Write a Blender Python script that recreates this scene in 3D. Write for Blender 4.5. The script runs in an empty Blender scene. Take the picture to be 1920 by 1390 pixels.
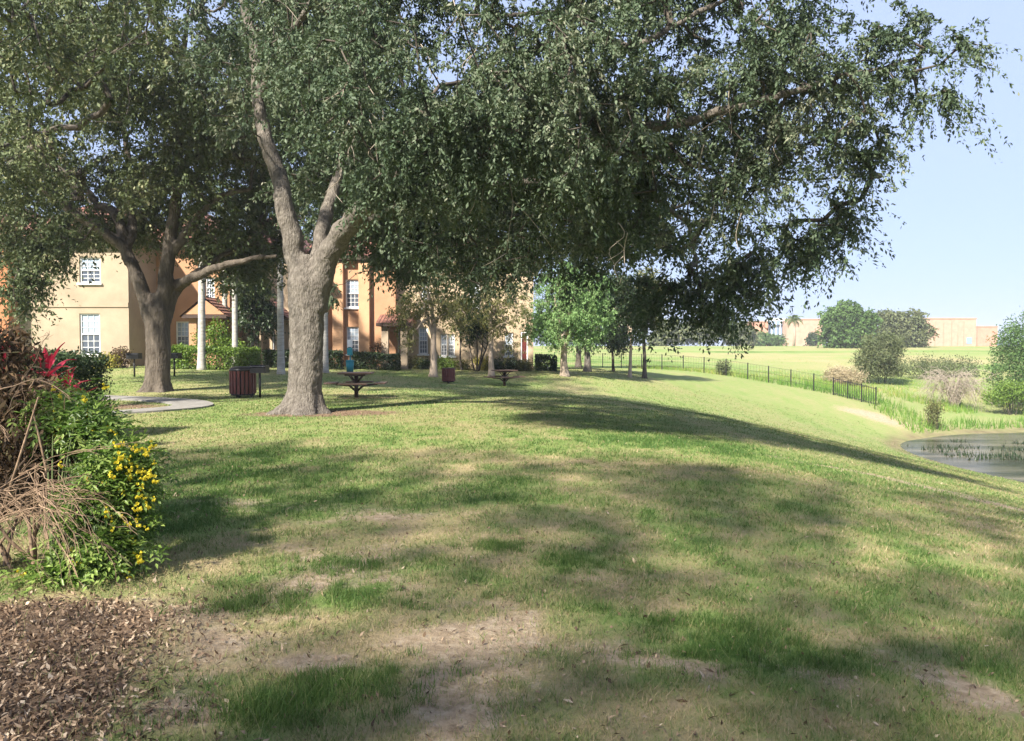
import bpy, math, random
import numpy as np
from mathutils import Vector, Matrix

R = math.radians
random.seed(7)
rng = np.random.default_rng(11)
scene = bpy.context.scene
col = scene.collection

# ---------------------------------------------------------------- camera, sky, sun, exposure
F = 1478.0                      # focal length in photo pixels (photo 1920 x 1390)
EYE = 1.6
PITCH = math.atan(47.0 / F)
cam_data = bpy.data.cameras.new('camera')
cam_data.sensor_fit = 'HORIZONTAL'
cam_data.sensor_width = 36.0
cam_data.lens = F / 1920.0 * 36.0
cam_data.clip_start = 0.1
cam_data.clip_end = 6000
cam = bpy.data.objects.new('camera', cam_data)
cam.location = (0, 0, EYE)
cam.rotation_euler = (R(90) - PITCH, 0, 0)
col.objects.link(cam)
scene.camera = cam

SUN_EL = R(41)
SUN_TRAVEL_AZ = R(36)           # from +Y towards +X
world = bpy.data.worlds.new('World')
scene.world = world
world.use_nodes = True
wn = world.node_tree
bg = wn.nodes['Background']
sky = wn.nodes.new('ShaderNodeTexSky')
sky.sky_type = 'NISHITA'
sky.sun_disc = False
sky.sun_elevation = SUN_EL
sky.sun_rotation = SUN_TRAVEL_AZ + math.pi
sky.altitude = 0
sky.air_density = 1.0
sky.dust_density = 1.0
sky.ozone_density = 5.0
# even thin summer haze over the whole sky
veil = wn.nodes.new('ShaderNodeMix'); veil.data_type = 'RGBA'
veil.inputs[0].default_value = 0.9
veil.inputs[7].default_value = (1.66, 2.0, 2.95, 1)
wn.links.new(sky.outputs[0], veil.inputs[6])
wn.links.new(veil.outputs[2], bg.inputs[0])
bg.inputs[1].default_value = 0.10
sun_data = bpy.data.lights.new('sun', 'SUN')
sun_data.energy = 3.9
sun_data.angle = R(1.8)
sun_data.color = (1.0, 0.94, 0.83)
sun = bpy.data.objects.new('sun', sun_data)
travel = Vector((math.sin(SUN_TRAVEL_AZ) * math.cos(SUN_EL), math.cos(SUN_TRAVEL_AZ) * math.cos(SUN_EL), -math.sin(SUN_EL)))
sun.rotation_euler = travel.to_track_quat('-Z', 'Y').to_euler()
sun.location = (-20, -20, 30)
col.objects.link(sun)
scene.view_settings.view_transform = 'Standard'
scene.view_settings.look = 'None'
scene.view_settings.gamma = 1.0
scene.view_settings.exposure = 1.9
scene.render.engine = 'CYCLES'
scene.cycles.use_denoising = True
scene.cycles.max_bounces = 6
scene.cycles.transparent_max_bounces = 8

# ---------------------------------------------------------------- helpers
def ray(px, py):
    dx = (px - 960.0) / F
    dy = (695.0 - py) / F
    s, c = math.sin(PITCH), math.cos(PITCH)
    return np.array((dx, c + dy * s, -s + dy * c))

def P(px, py, y):
    """point seen at a photo pixel at depth y (metres along the ground)"""
    d = ray(px, py)
    return np.array((0, 0, EYE)) + d * (y / d[1])

# terrain: thin plate spline through spot heights
spots = []
for y in (-40, -15, 0, 12, 24):
    for x, z in ((-40, .1), (-20, .0), (-8, 0), (0, 0), (3, -.1), (6, -.55), (10, -1.45), (15, -2.6), (19, -3.35), (20.3, -3.6), (23, -4.1), (30, -4.5), (45, -4.5)):
        spots.append((x, y, z))
def spot(px, py, d):
    p = P(px, py, d)
    spots.append(tuple(p))
for a in ((745, 565, 0),):
    pass
for x, y, z in ((-30, 37, .55), (-22, 37, .52), (-15, 37, .55), (-9, 38, .3), (-4, 38, -.05), (-.4, 37.4, -.3),
                (-8, 46, .38), (-3, 47, .3), (2.8, 42, .0), (-20, 60, .5), (-50, 60, .6), (7, 50, -.1), (4, 60, -.1)):
    spots.append((x, y, z))
for a in ((1130, 690, 64), (1240, 693, 61), (1320, 699, 58.8), (1440, 718, 55.5), (1525, 733, 53.2), (1645, 762, 50),
          (1690, 830, 41.5), (1690, 802, 45.0), (1780, 812, 45.5), (1920, 816, 45.5), (2300, 816, 46), (1850, 862, 40),
          (1850, 762, 57), (1750, 742, 60), (1920, 742, 60), (2300, 742, 62), (1655, 706, 72), (1500, 690, 80), (1920, 700, 75),
          (1300, 671, 95), (1500, 662, 110), (1700, 666, 100), (1920, 664, 105), (2400, 664, 110),
          (1200, 650, 140), (1450, 650, 140), (1700, 650, 140), (1950, 650, 140), (2500, 650, 140)):
    spot(*a)
for x in (-250, -100, 0, 60, 130, 260):
    for y in (180, 300):
        spots.append((x, y, 1.25))
for x in (-120, -80): 
    spots += [(x, 0, .3), (x, 60, .6), (x, 120, 1.0)]
spots += [(90, 0, -4), (90, 30, -4), (120, 60, -2), (160, 100, .2), (-40, 120, 1.0), (-10, 90, .5)]
SP = np.array(spots, dtype=float)
# pull the pond floor down
def tps_k(r2):
    return np.where(r2 > 1e-12, r2 * np.log(r2 + 1e-12), 0.0)
_n = len(SP)
_K = tps_k(((SP[:, None, :2] - SP[None, :, :2]) ** 2).sum(-1)) + np.eye(_n) * 6.0
_Pm = np.c_[np.ones(_n), SP[:, :2]]
_A = np.block([[_K, _Pm], [_Pm.T, np.zeros((3, 3))]])
_W = np.linalg.solve(_A, np.r_[SP[:, 2], 0, 0, 0])

def vnoise(x, y, seed=0):
    xi = np.floor(x).astype(np.int64); yi = np.floor(y).astype(np.int64)
    xf = x - xi; yf = y - yi
    def h(a, b):
        n = (a * 374761393 + b * 668265263 + seed * 1274126177) & 0x7fffffff
        n = ((n ^ (n >> 13)) * 1274126177) & 0x7fffffff
        return ((n ^ (n >> 16)) & 0xffff) / 65535.0
    u = xf * xf * (3 - 2 * xf); v = yf * yf * (3 - 2 * yf)
    a = h(xi, yi); b = h(xi + 1, yi); c = h(xi, yi + 1); d = h(xi + 1, yi + 1)
    return (a * (1 - u) + b * u) * (1 - v) + (c * (1 - u) + d * u) * v

def fbm(x, y, seed=0, octv=4):
    s = 0; a = .5; t = 0
    for i in range(octv):
        s = s + a * vnoise(x * 2 ** i + 17.3 * i, y * 2 ** i + 9.1 * i, seed + i); t += a; a *= .5
    return s / t

def hz(x, y):
    x = np.atleast_1d(np.asarray(x, float)); y = np.atleast_1d(np.asarray(y, float))
    xc = np.clip(x, -150, 180); yc = np.clip(y, -45, 300)
    out = np.empty(len(x))
    for i in range(0, len(x), 20000):
        q = np.c_[xc[i:i + 20000], yc[i:i + 20000]]
        k = tps_k(((q[:, None] - SP[None, :, :2]) ** 2).sum(-1))
        out[i:i + 20000] = k @ _W[:_n] + _W[_n] + q @ _W[_n + 1:]
    far = np.clip((np.hypot(x, y) - 160) / 120, 0, 1)
    out = out * (1 - far) + 1.25 * far
    out += (fbm(x * .9, y * .9, 5, 3) - .5) * .05 * np.clip(1.2 - np.hypot(x, y) / 60, 0, 1)
    return out

def H(x, y):
    return float(hz([x], [y])[0])

def G(px, py):
    """ground point seen at a photo pixel"""
    d = ray(px, py)
    ys = np.geomspace(1.2, 260, 700)
    pts = np.array((0, 0, EYE)) + d[None] * (ys / d[1])[:, None]
    g = hz(pts[:, 0], pts[:, 1])
    below = np.nonzero(pts[:, 2] <= g)[0]
    i = below[0] if len(below) else len(ys) - 1
    p = pts[i].copy(); p[2] = g[i]
    return p

def on(px, d):
    """ground point under image column px at depth d"""
    x = (px - 960.0) / F * d / math.cos(PITCH)
    return np.array((x, d, H(x, d)))

def np_mesh(name, verts, faces, mat, parent=None, rnd=None, smooth=False, attrs=None):
    verts = np.asarray(verts, np.float32); faces = np.asarray(faces, np.int32)
    me = bpy.data.meshes.new(name)
    n, k = faces.shape
    me.vertices.add(len(verts)); me.vertices.foreach_set('co', verts.ravel())
    me.loops.add(n * k); me.loops.foreach_set('vertex_index', faces.ravel())
    me.polygons.add(n)
    me.polygons.foreach_set('loop_start', np.arange(0, n * k, k, dtype=np.int32))
    if smooth:
        me.polygons.foreach_set('use_smooth', np.ones(n, dtype=bool))
    me.update(calc_edges=True)
    if rnd is not None:
        a = me.attributes.new('rnd', 'FLOAT', 'FACE'); a.data.foreach_set('value', np.asarray(rnd, np.float32))
    if attrs:
        for an, v in attrs.items():
            a = me.attributes.new(an, 'FLOAT', 'POINT'); a.data.foreach_set('value', np.asarray(v, np.float32))
    if mat: me.materials.append(mat)
    o = bpy.data.objects.new(name, me); col.objects.link(o)
    if parent is not None: o.parent = parent
    return o

class MB:
    """collects polygons, builds one mesh object"""
    def __init__(self): self.v = []; self.f = []
    def add(self, vs, fs):
        o = len(self.v); self.v += [tuple(map(float, p)) for p in vs]; self.f += [tuple(i + o for i in f) for f in fs]; return self
    def box(self, c, s, rz=0, m=None):
        x, y, z = s[0] / 2, s[1] / 2, s[2] / 2
        vs = [(-x, -y, -z), (x, -y, -z), (x, y, -z), (-x, y, -z), (-x, -y, z), (x, -y, z), (x, y, z), (-x, y, z)]
        M = Matrix.Translation(c) @ (m if m is not None else Matrix.Rotation(rz, 4, 'Z'))
        vs = [M @ Vector(p) for p in vs]
        return self.add(vs, [(0, 3, 2, 1), (4, 5, 6, 7), (0, 1, 5, 4), (1, 2, 6, 5), (2, 3, 7, 6), (3, 0, 4, 7)])
    def span(self, a, b):
        a = np.minimum(a, b) if False else a
        c = [(a[i] + b[i]) / 2 for i in range(3)]; s = [abs(b[i] - a[i]) for i in range(3)]
        return self.box(c, s)
    def tube(self, pts, rad, n=8, cap=True):
        v, f = tube_np(np.asarray(pts, float), np.asarray(rad, float) * np.ones(len(pts)), n)
        k = len(pts)
        fs = [tuple(q) for q in f]
        if cap: fs += [tuple(range(n - 1, -1, -1)), tuple(range((k - 1) * n, k * n))]
        return self.add(v, fs)
    def build(self, name, mat, parent=None, smooth=False, bevel=0):
        me = bpy.data.meshes.new(name); me.from_pydata(self.v, [], self.f); me.update()
        if mat: me.materials.append(mat)
        if smooth: me.polygons.foreach_set('use_smooth', np.ones(len(me.polygons), dtype=bool))
        o = bpy.data.objects.new(name, me); col.objects.link(o)
        if parent is not None: o.parent = parent
        if bevel:
            m = o.modifiers.new('bevel', 'BEVEL'); m.width = bevel; m.segments = 2; m.limit_method = 'ANGLE'
        return o

def tube_np(p, r, n):
    k = len(p)
    t = np.gradient(p, axis=0) if k > 2 else np.repeat((p[-1] - p[0])[None], k, 0)
    t /= np.linalg.norm(t, axis=1)[:, None] + 1e-9
    ref = np.array((0, 0, 1.0)) if abs(t[:, 2]).mean() < .8 else np.array((1.0, 0, 0))
    u = np.cross(t, ref); u /= np.linalg.norm(u, axis=1)[:, None] + 1e-9
    w = np.cross(t, u)
    an = np.linspace(0, 2 * math.pi, n, endpoint=False)
    v = p[:, None] + r[:, None, None] * (np.cos(an)[None, :, None] * u[:, None] + np.sin(an)[None, :, None] * w[:, None])
    i = np.arange(k - 1)[:, None] * n; j = np.arange(n)[None]; j2 = (j + 1) % n
    f = np.stack([i + j, i + j2, i + n + j2, i + n + j], -1).reshape(-1, 4)
    return v.reshape(-1, 3), f

class TB:
    """collects tubes as numpy quads"""
    def __init__(self): self.v = []; self.f = []; self.o = 0
    def tube(self, p, r, n=5):
        v, f = tube_np(np.asarray(p, float), np.asarray(r, float) * np.ones(len(p)), n)
        self.v.append(v); self.f.append(f + self.o); self.o += len(v)
    def build(self, name, mat, parent=None):
        return np_mesh(name, np.concatenate(self.v), np.concatenate(self.f), mat, parent, smooth=True)

def tag(o, label=None, cat=None, group=None, kind=None):
    if label: o['label'] = label
    if cat: o['category'] = cat
    if group: o['group'] = group
    if kind: o['kind'] = kind
    return o

def empty(name, loc, label, cat, group=None, rz=0):
    o = bpy.data.objects.new(name, None); o.location = tuple(map(float, loc)); o.rotation_euler.z = rz
    o.empty_display_size = .3
    col.objects.link(o); tag(o, label, cat, group)
    bpy.context.view_layer.update()
    return o

def put(o, root):
    """make o (built in world coordinates) a part of root"""
    o.parent = root
    o.matrix_parent_inverse = (Matrix.Translation(root.location) @ root.rotation_euler.to_matrix().to_4x4()).inverted()
    return o

def smooth_path(pts, n):
    pts = np.asarray(pts, float)
    k = len(pts); t = np.linspace(0, k - 1, n); out = []
    for s in t:
        i = min(int(s), k - 2); u = s - i
        p0 = pts[max(i - 1, 0)]; p1 = pts[i]; p2 = pts[i + 1]; p3 = pts[min(i + 2, k - 1)]
        out.append(.5 * ((2 * p1) + (-p0 + p2) * u + (2 * p0 - 5 * p1 + 4 * p2 - p3) * u * u + (-p0 + 3 * p1 - 3 * p2 + p3) * u ** 3))
    return np.array(out)

# ---------------------------------------------------------------- materials
def new_mat(name):
    m = bpy.data.materials.new(name); m.use_nodes = True
    return m, m.node_tree.nodes, m.node_tree.links, m.node_tree.nodes['Principled BSDF']

def ramp(nd, stops):
    r = nd.new('ShaderNodeValToRGB')
    e = r.color_ramp.elements
    while len(e) < len(stops): e.new(.5)
    for i, (p, c) in enumerate(stops):
        e[i].position = p; e[i].color = (*c, 1)
    return r

def noise_mat(name, c1, c2, scale=8, rough=.8, bump=.2, detail=6, stretch=(1, 1, 1), spec=.3, metallic=0, bscale=None, bdist=.02):
    m, nd, lk, b = new_mat(name)
    tc = nd.new('ShaderNodeTexCoord'); mp = nd.new('ShaderNodeMapping'); mp.inputs['Scale'].default_value = stretch
    lk.new(tc.outputs['Object'], mp.inputs[0])
    n = nd.new('ShaderNodeTexNoise'); n.inputs['Scale'].default_value = scale; n.inputs['Detail'].default_value = detail
    n.inputs['Roughness'].default_value = .65
    lk.new(mp.outputs[0], n.inputs['Vector'])
    r = ramp(nd, [(.3, c1), (.7, c2)]); lk.new(n.outputs['Fac'], r.inputs[0]); lk.new(r.outputs[0], b.inputs['Base Color'])
    b.inputs['Roughness'].default_value = rough; b.inputs['Specular IOR Level'].default_value = spec; b.inputs['Metallic'].default_value = metallic
    if bump:
        n2 = nd.new('ShaderNodeTexNoise'); n2.inputs['Scale'].default_value = bscale or scale * 3; n2.inputs['Detail'].default_value = 8
        lk.new(mp.outputs[0], n2.inputs['Vector'])
        bp = nd.new('ShaderNodeBump'); bp.inputs['Strength'].default_value = bump; bp.inputs['Distance'].default_value = bdist
        lk.new(n2.outputs['Fac'], bp.inputs['Height']); lk.new(bp.outputs[0], b.inputs['Normal'])
    return m

def leaf_mat(name, stops, trans=.3, tcol=(.16, .22, .03), rough=.45, spec=.4):
    m, nd, lk, b = new_mat(name)
    a = nd.new('ShaderNodeAttribute'); a.attribute_name = 'rnd'
    r = ramp(nd, stops); lk.new(a.outputs['Fac'], r.inputs[0]); lk.new(r.outputs[0], b.inputs['Base Color'])
    b.inputs['Roughness'].default_value = rough; b.inputs['Specular IOR Level'].default_value = spec
    t = nd.new('ShaderNodeBsdfTranslucent')
    mx = nd.new('ShaderNodeMix'); mx.data_type = 'RGBA'; mx.inputs[0].default_value = .55
    lk.new(r.outputs[0], mx.inputs[6]); mx.inputs[7].default_value = (*tcol, 1); lk.new(mx.outputs[2], t.inputs[0])
    ms = nd.new('ShaderNodeMixShader'); ms.inputs[0].default_value = trans
    lk.new(b.outputs[0], ms.inputs[1]); lk.new(t.outputs[0], ms.inputs[2])
    lk.new(ms.outputs[0], nd['Material Output'].inputs[0])
    return m

def plain(name, c, rough=.5, metallic=0, spec=.4):
    return noise_mat(name, tuple(v * .82 for v in c), tuple(min(1, v * 1.12) for v in c), 5, rough, .08, 6, spec=spec, metallic=metallic)

M = {}
M['bark'] = noise_mat('oak_bark', (.075, .063, .053), (.22, .195, .165), 9.0, .9, 1.0, 12, (1.6, 1.6, .55), .1, bscale=22, bdist=.06)
M['bark_dark'] = noise_mat('oak_bark_dark', (.045, .036, .029), (.15, .125, .10), 5, .9, .9, 8, (1.6, 1.6, .35), .1, bscale=14, bdist=.05)
M['twig'] = noise_mat('pale_dead_twig', (.22, .18, .14), (.4, .34, .27), 12, .85, .2)
M['branch'] = noise_mat('branch_bark', (.035, .028, .022), (.115, .095, .075), 6, .9, .3)
M['bark_pale'] = noise_mat('pale_bark', (.26, .2, .15), (.46, .37, .29), 6, .9, .6, 8, (1.5, 1.5, .3), .1, bscale=14, bdist=.03)
M['palm_trunk'] = noise_mat('palm_trunk_grey', (.27, .25, .22), (.48, .46, .42), 4, .85, .25, 6, (.6, .6, 4), .1)
M['oak_leaf'] = leaf_mat('oak_leaf', [(0, (.02, .034, .018)), (.45, (.060, .092, .048)), (.8, (.112, .142, .082)), (1, (.2, .205, .14))], .16, (.11, .16, .045), .58, .25)
M['oak_leaf2'] = leaf_mat('oak_leaf_olive', [(0, (.022, .036, .015)), (.45, (.066, .092, .038)), (.8, (.13, .155, .066)), (1, (.22, .21, .11))], .16, (.13, .15, .045), .58, .25)
M['cypress_leaf'] = leaf_mat('cypress_leaf', [(0, (.09, .17, .06)), (.5, (.17, .29, .10)), (1, (.26, .37, .15))], .35, (.14, .24, .04), .6, .2)
M['olive_leaf'] = leaf_mat('loose_olive_leaf', [(0, (.06, .075, .025)), (.5, (.13, .14, .05)), (1, (.22, .2, .08))], .35, (.2, .2, .05), .6, .2)
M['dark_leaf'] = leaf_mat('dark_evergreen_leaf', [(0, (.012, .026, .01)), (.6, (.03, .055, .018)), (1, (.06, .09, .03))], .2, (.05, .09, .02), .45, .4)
M['hedge_leaf'] = leaf_mat('bright_hedge_leaf', [(0, (.05, .1, .015)), (.5, (.12, .2, .03)), (1, (.2, .28, .05))], .3, (.2, .3, .04), .5, .3)
M['far_leaf'] = leaf_mat('far_tree_leaf', [(0, (.035, .075, .02)), (.5, (.075, .14, .04)), (1, (.12, .19, .055))], .25, (.12, .2, .04), .6, .2)
M['far_leaf2'] = leaf_mat('far_grey_tree_leaf', [(0, (.06, .08, .035)), (.5, (.11, .135, .06)), (1, (.17, .18, .085))], .25, (.13, .17, .05), .6, .2)
M['palm_leaf'] = leaf_mat('palm_frond_leaf', [(0, (.05, .09, .02)), (.5, (.1, .15, .035)), (1, (.17, .2, .06))], .25, (.15, .2, .04), .5, .3)
M['yellow_shrub'] = leaf_mat('yellow_shrub_leaf', [(0, (.14, .15, .02)), (.5, (.34, .32, .05)), (1, (.5, .42, .09))], .3, (.4, .36, .05), .6, .2)
M['bush_leaf'] = leaf_mat('bush_leaf_green', [(0, (.07, .12, .02)), (.5, (.18, .27, .055)), (1, (.3, .38, .1))], .35, (.1, .26, .03), .4, .4)
M['brown_leaf'] = leaf_mat('dry_brown_leaf', [(0, (.03, .022, .014)), (.5, (.1, .065, .04)), (.8, (.2, .13, .075)), (1, (.06, .07, .025))], .2, (.15, .1, .04), .7, .15)
M['red_leaf'] = leaf_mat('crimson_strap_leaf', [(0, (.12, .008, .018)), (.5, (.3, .018, .04)), (1, (.42, .04, .07))], .3, (.5, .02, .06), .35, .5)
M['flower'] = leaf_mat('yellow_flower', [(0, (.62, .5, .03)), (1, (.85, .74, .08))], .3, (.85, .7, .05), .6, .2)
M['grass'] = leaf_mat('grass_blade', [(0, (.05, .11, .022)), (.3, (.13, .2, .055)), (.55, (.24, .25, .1)), (.75, (.33, .27, .14)), (1, (.46, .36, .22))], .3, (.18, .24, .05), .6, .2)
M['marsh'] = leaf_mat('marsh_grass_blade', [(0, (.07, .16, .025)), (.5, (.14, .25, .04)), (.8, (.25, .28, .06)), (1, (.42, .34, .18))], .3, (.2, .32, .05), .6, .2)
M['litter'] = leaf_mat('leaf_litter', [(0, (.06, .038, .024)), (.4, (.19, .125, .08)), (.8, (.36, .255, .165)), (1, (.54, .43, .31))], .1, (.2, .12, .06), .7, .2)
M['reed'] = leaf_mat('dry_reed', [(0, (.2, .16, .09)), (.5, (.38, .31, .19)), (1, (.52, .44, .3))], .3, (.4, .33, .2), .7, .15)
M['dry_stem'] = noise_mat('dry_stem', (.13, .08, .05), (.36, .25, .16), 14, .8, .2)
M['green_stem'] = noise_mat('green_stem', (.06, .09, .03), (.12, .14, .05), 14, .8, .1)
def stucco(n, c): return noise_mat(n, tuple(v * .8 for v in c), tuple(v * 1.1 for v in c), .9, .9, .25, 10, spec=.15, bscale=60, bdist=.01)
M['cream'] = stucco('cream_stucco', (.36, .285, .205))
M['orange'] = stucco('orange_stucco', (.43, .24, .14))
M['orange_sunlit'] = stucco('sunlit_orange_stucco', (.52, .31, .18))  # lighter copy of the orange stucco: sunlight on the pilasters put into the colour
M['tan'] = stucco('tan_stucco', (.45, .345, .235))
M['rust'] = stucco('rust_stucco', (.40, .17, .085))
M['trim'] = plain('white_trim', (.74, .74, .74), .5)
M['maroon'] = plain('maroon_paint', (.14, .03, .025), .45)
M['black'] = plain('black_paint', (.016, .015, .015), .4)
M['dark_brown'] = plain('dark_brown_coating', (.05, .028, .02), .5)
M['maroon_slat'] = plain('maroon_slat', (.13, .032, .026), .55)
M['table_top'] = plain('brown_table_board', (.11, .065, .045), .6)
M['concrete'] = noise_mat('pale_concrete', (.17, .16, .145), (.27, .255, .235), 3, .9, .3, 8, spec=.15, bscale=40, bdist=.006)
M['teal'] = plain('teal_paint', (.015, .22, .27), .4)
M['white'] = plain('white_paint', (.8, .8, .8), .4)
M['pane_sky'] = plain('sky_toned_window_glass', (.30, .36, .43), .08, spec=.8)  # pale base colour imitates sky reflected in the upper panes
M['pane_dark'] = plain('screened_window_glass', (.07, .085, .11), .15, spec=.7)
M['blue_glass'] = plain('blue_glazing', (.22, .3, .42), .2, spec=.8)
M['school_tan'] = stucco('school_tan_wall', (.42, .275, .205))
M['school_red'] = stucco('school_red_wall', (.46, .24, .17))
M['grey_metal'] = plain('grey_metal', (.25, .25, .26), .4, .5)
def roof_mat(n, c):
    m, nd, lk, b = new_mat(n)
    tc = nd.new('ShaderNodeTexCoord')
    w = nd.new('ShaderNodeTexWave'); w.inputs['Scale'].default_value = 1.6; w.inputs['Distortion'].default_value = .3
    lk.new(tc.outputs['Object'], w.inputs[0])
    n1 = nd.new('ShaderNodeTexNoise'); n1.inputs['Scale'].default_value = 3; n1.inputs['Detail'].default_value = 8
    lk.new(tc.outputs['Object'], n1.inputs[0])
    r = ramp(nd, [(.3, tuple(v * .6 for v in c)), (.7, tuple(v * 1.2 for v in c))]); lk.new(n1.outputs[0], r.inputs[0]); lk.new(r.outputs[0], b.inputs[0])
    bp = nd.new('ShaderNodeBump'); bp.inputs['Strength'].default_value = .8; bp.inputs['Distance'].default_value = .08
    lk.new(w.outputs[1], bp.inputs['Height']); lk.new(bp.outputs[0], b.inputs['Normal']); b.inputs['Roughness'].default_value = .85
    return m
M['roof'] = roof_mat('red_brown_roof', (.2, .085, .06))

def lawn_mat():
    m, nd, lk, b = new_mat('lawn')
    tc = nd.new('ShaderNodeTexCoord')
    def att(n):
        a = nd.new('ShaderNodeAttribute'); a.attribute_name = n; return a.outputs['Fac']
    def noise(s, d=6, st=(1, 1, 1), ro=.6):
        mp = nd.new('ShaderNodeMapping'); mp.inputs['Scale'].default_value = st; lk.new(tc.outputs['Object'], mp.inputs[0])
        n = nd.new('ShaderNodeTexNoise'); n.inputs['Scale'].default_value = s; n.inputs['Detail'].default_value = d; n.inputs['Roughness'].default_value = ro
        lk.new(mp.outputs[0], n.inputs['Vector']); return n.outputs['Fac']
    def math_(op, a, bb, cl=False):
        n = nd.new('ShaderNodeMath'); n.operation = op; n.use_clamp = cl
        for i, v in enumerate((a, bb)):
            if isinstance(v, (int, float)): n.inputs[i].default_value = v
            else: lk.new(v, n.inputs[i])
        return n.outputs[0]
    def mixc(f, a, c):
        n = nd.new('ShaderNodeMix'); n.data_type = 'RGBA'
        lk.new(f, n.inputs[0]); lk.new(a, n.inputs[6]); lk.new(c, n.inputs[7]); return n.outputs[2]
    fine = noise(26, 8, (1, .7, 1), .75)
    mid = noise(3.2, 7)
    # dryness 0..1 + fine variation
    dry = math_('ADD', att('dry'), math_('MULTIPLY', math_('SUBTRACT', fine, .5), .95))
    dry = math_('ADD', dry, math_('MULTIPLY', math_('SUBTRACT', mid, .5), .55), True)
    g = ramp(nd, [(0, (.065, .12, .028)), (.3, (.185, .25, .075)), (.55, (.255, .255, .11)), (.8, (.32, .27, .14)), (1, (.40, .31, .18))])
    lk.new(dry, g.inputs[0])
    sand = ramp(nd, [(.25, (.19, .135, .085)), (.5, (.36, .275, .185)), (.75, (.54, .44, .32))]); lk.new(noise(14, 9, (1, 1, 1), .7), sand.inputs[0])
    mul = ramp(nd, [(.3, (.06, .042, .033)), (.5, (.19, .13, .085)), (.72, (.33, .24, .165))]); lk.new(noise(30, 9, (1, .8, 1), .75), mul.inputs[0])
    mud = ramp(nd, [(.3, (.10, .075, .045)), (.7, (.24, .19, .115))]); lk.new(noise(2, 8), mud.inputs[0])
    bare = math_('ADD', att('bare'), math_('MULTIPLY', math_('SUBTRACT', noise(7, 7, (1, 1, 1), .7), .5), .9))
    bare = math_('MULTIPLY', math_('SUBTRACT', bare, .35), 2.6, True)
    c = mixc(bare, g.outputs[0], sand.outputs[0])
    mf = math_('ADD', att('mulch'), math_('MULTIPLY', math_('SUBTRACT', noise(5, 7, (1, 1, 1), .7), .5), .8))
    mf = math_('MULTIPLY', math_('SUBTRACT', mf, .4), 4, True)
    c = mixc(mf, c, mul.outputs[0])
    c = mixc(att('mud'), c, mud.outputs[0])
    lk.new(c, b.inputs['Base Color'])
    b.inputs['Roughness'].default_value = .95; b.inputs['Specular IOR Level'].default_value = .05
    bp = nd.new('ShaderNodeBump'); bp.inputs['Strength'].default_value = .8; bp.inputs['Distance'].default_value = .05
    lk.new(fine, bp.inputs['Height']); lk.new(bp.outputs[0], b.inputs['Normal'])
    return m
M['lawn'] = lawn_mat()

def water_mat():
    m, nd, lk, b = new_mat('pond_water')
    tc = nd.new('ShaderNodeTexCoord'); mp = nd.new('ShaderNodeMapping'); mp.inputs['Scale'].default_value = (.6, 2.2, 1); lk.new(tc.outputs['Object'], mp.inputs[0])
    n = nd.new('ShaderNodeTexNoise'); n.inputs['Scale'].default_value = 1.4; n.inputs['Detail'].default_value = 5; lk.new(mp.outputs[0], n.inputs['Vector'])
    n0 = nd.new('ShaderNodeTexNoise'); n0.inputs['Scale'].default_value = .35; n0.inputs['Detail'].default_value = 7; lk.new(mp.outputs[0], n0.inputs['Vector'])
    r = ramp(nd, [(.35, (.03, .032, .018)), (.5, (.08, .076, .05)), (.65, (.14, .125, .09))]); lk.new(n0.outputs[0], r.inputs[0]); lk.new(r.outputs[0], b.inputs[0])
    b.inputs['Roughness'].default_value = .24; b.inputs['IOR'].default_value = 1.2; b.inputs['Specular IOR Level'].default_value = .25
    bp = nd.new('ShaderNodeBump'); bp.inputs['Strength'].default_value = .25; bp.inputs['Distance'].default_value = .05
    lk.new(n.outputs[0], bp.inputs['Height']); lk.new(bp.outputs[0], b.inputs['Normal'])
    return m
M['water'] = water_mat()

# ---------------------------------------------------------------- ground masks (real soil and grass variation)
def blob(x, y, c, rx, ry, rot=0):
    dx, dy = x - c[0], y - c[1]
    u = dx * math.cos(rot) + dy * math.sin(rot); v = -dx * math.sin(rot) + dy * math.cos(rot)
    return np.exp(-((u / rx) ** 2 + (v / ry) ** 2))
OAK = on(567, 18.0)
OAK2 = on(293, 26.5)
BARE = [(G(740, 968), .55, .3), (G(700, 1050), .6, .55), (G(360, 1262), .45, .3), (G(440, 1210), .35, .22), (G(1240, 1245), .32, .16),
        (G(1085, 1085), .25, .15), (G(640, 1245), .35, .15), (G(860, 1365), .22, .18), (G(800, 915), .8, .25), (G(560, 950), 1.2, .6),
        (G(900, 1180), .5, .3), (G(300, 1330), .4, .25), (G(560, 1080), .6, .4), (G(1850, 1300), .5, .3), (G(1500, 1250), .5, .3),
        (G(840, 1240), .45, .4), (G(1200, 1170), .35, .2), (G(240, 1150), .5, .3)]
SLOPE_SAND = [(G(1860, 945), 1.6, .35), (G(1640, 892), 2.2, .3), (G(1700, 800), 2.5, 1.2), (G(1600, 770), 2.0, 1.0), (G(1450, 712), 4, 1.2)]
LUSH = [(G(1310, 1175), .35, .18), (G(1080, 1055), .35, .2), (G(940, 1028), .2, .12), (G(640, 1120), .5, .22), (G(680, 1290), .28, .15),
        (G(450, 1140), .3, .15), (G(620, 1060), .4, .15), (G(1400, 1230), .5, .25), (G(330, 980), .7, .8), (G(420, 900), 1.2, 1.5), (G(1180, 830), 3, 1.4), (G(520, 1340), .3, .12)]
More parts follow.
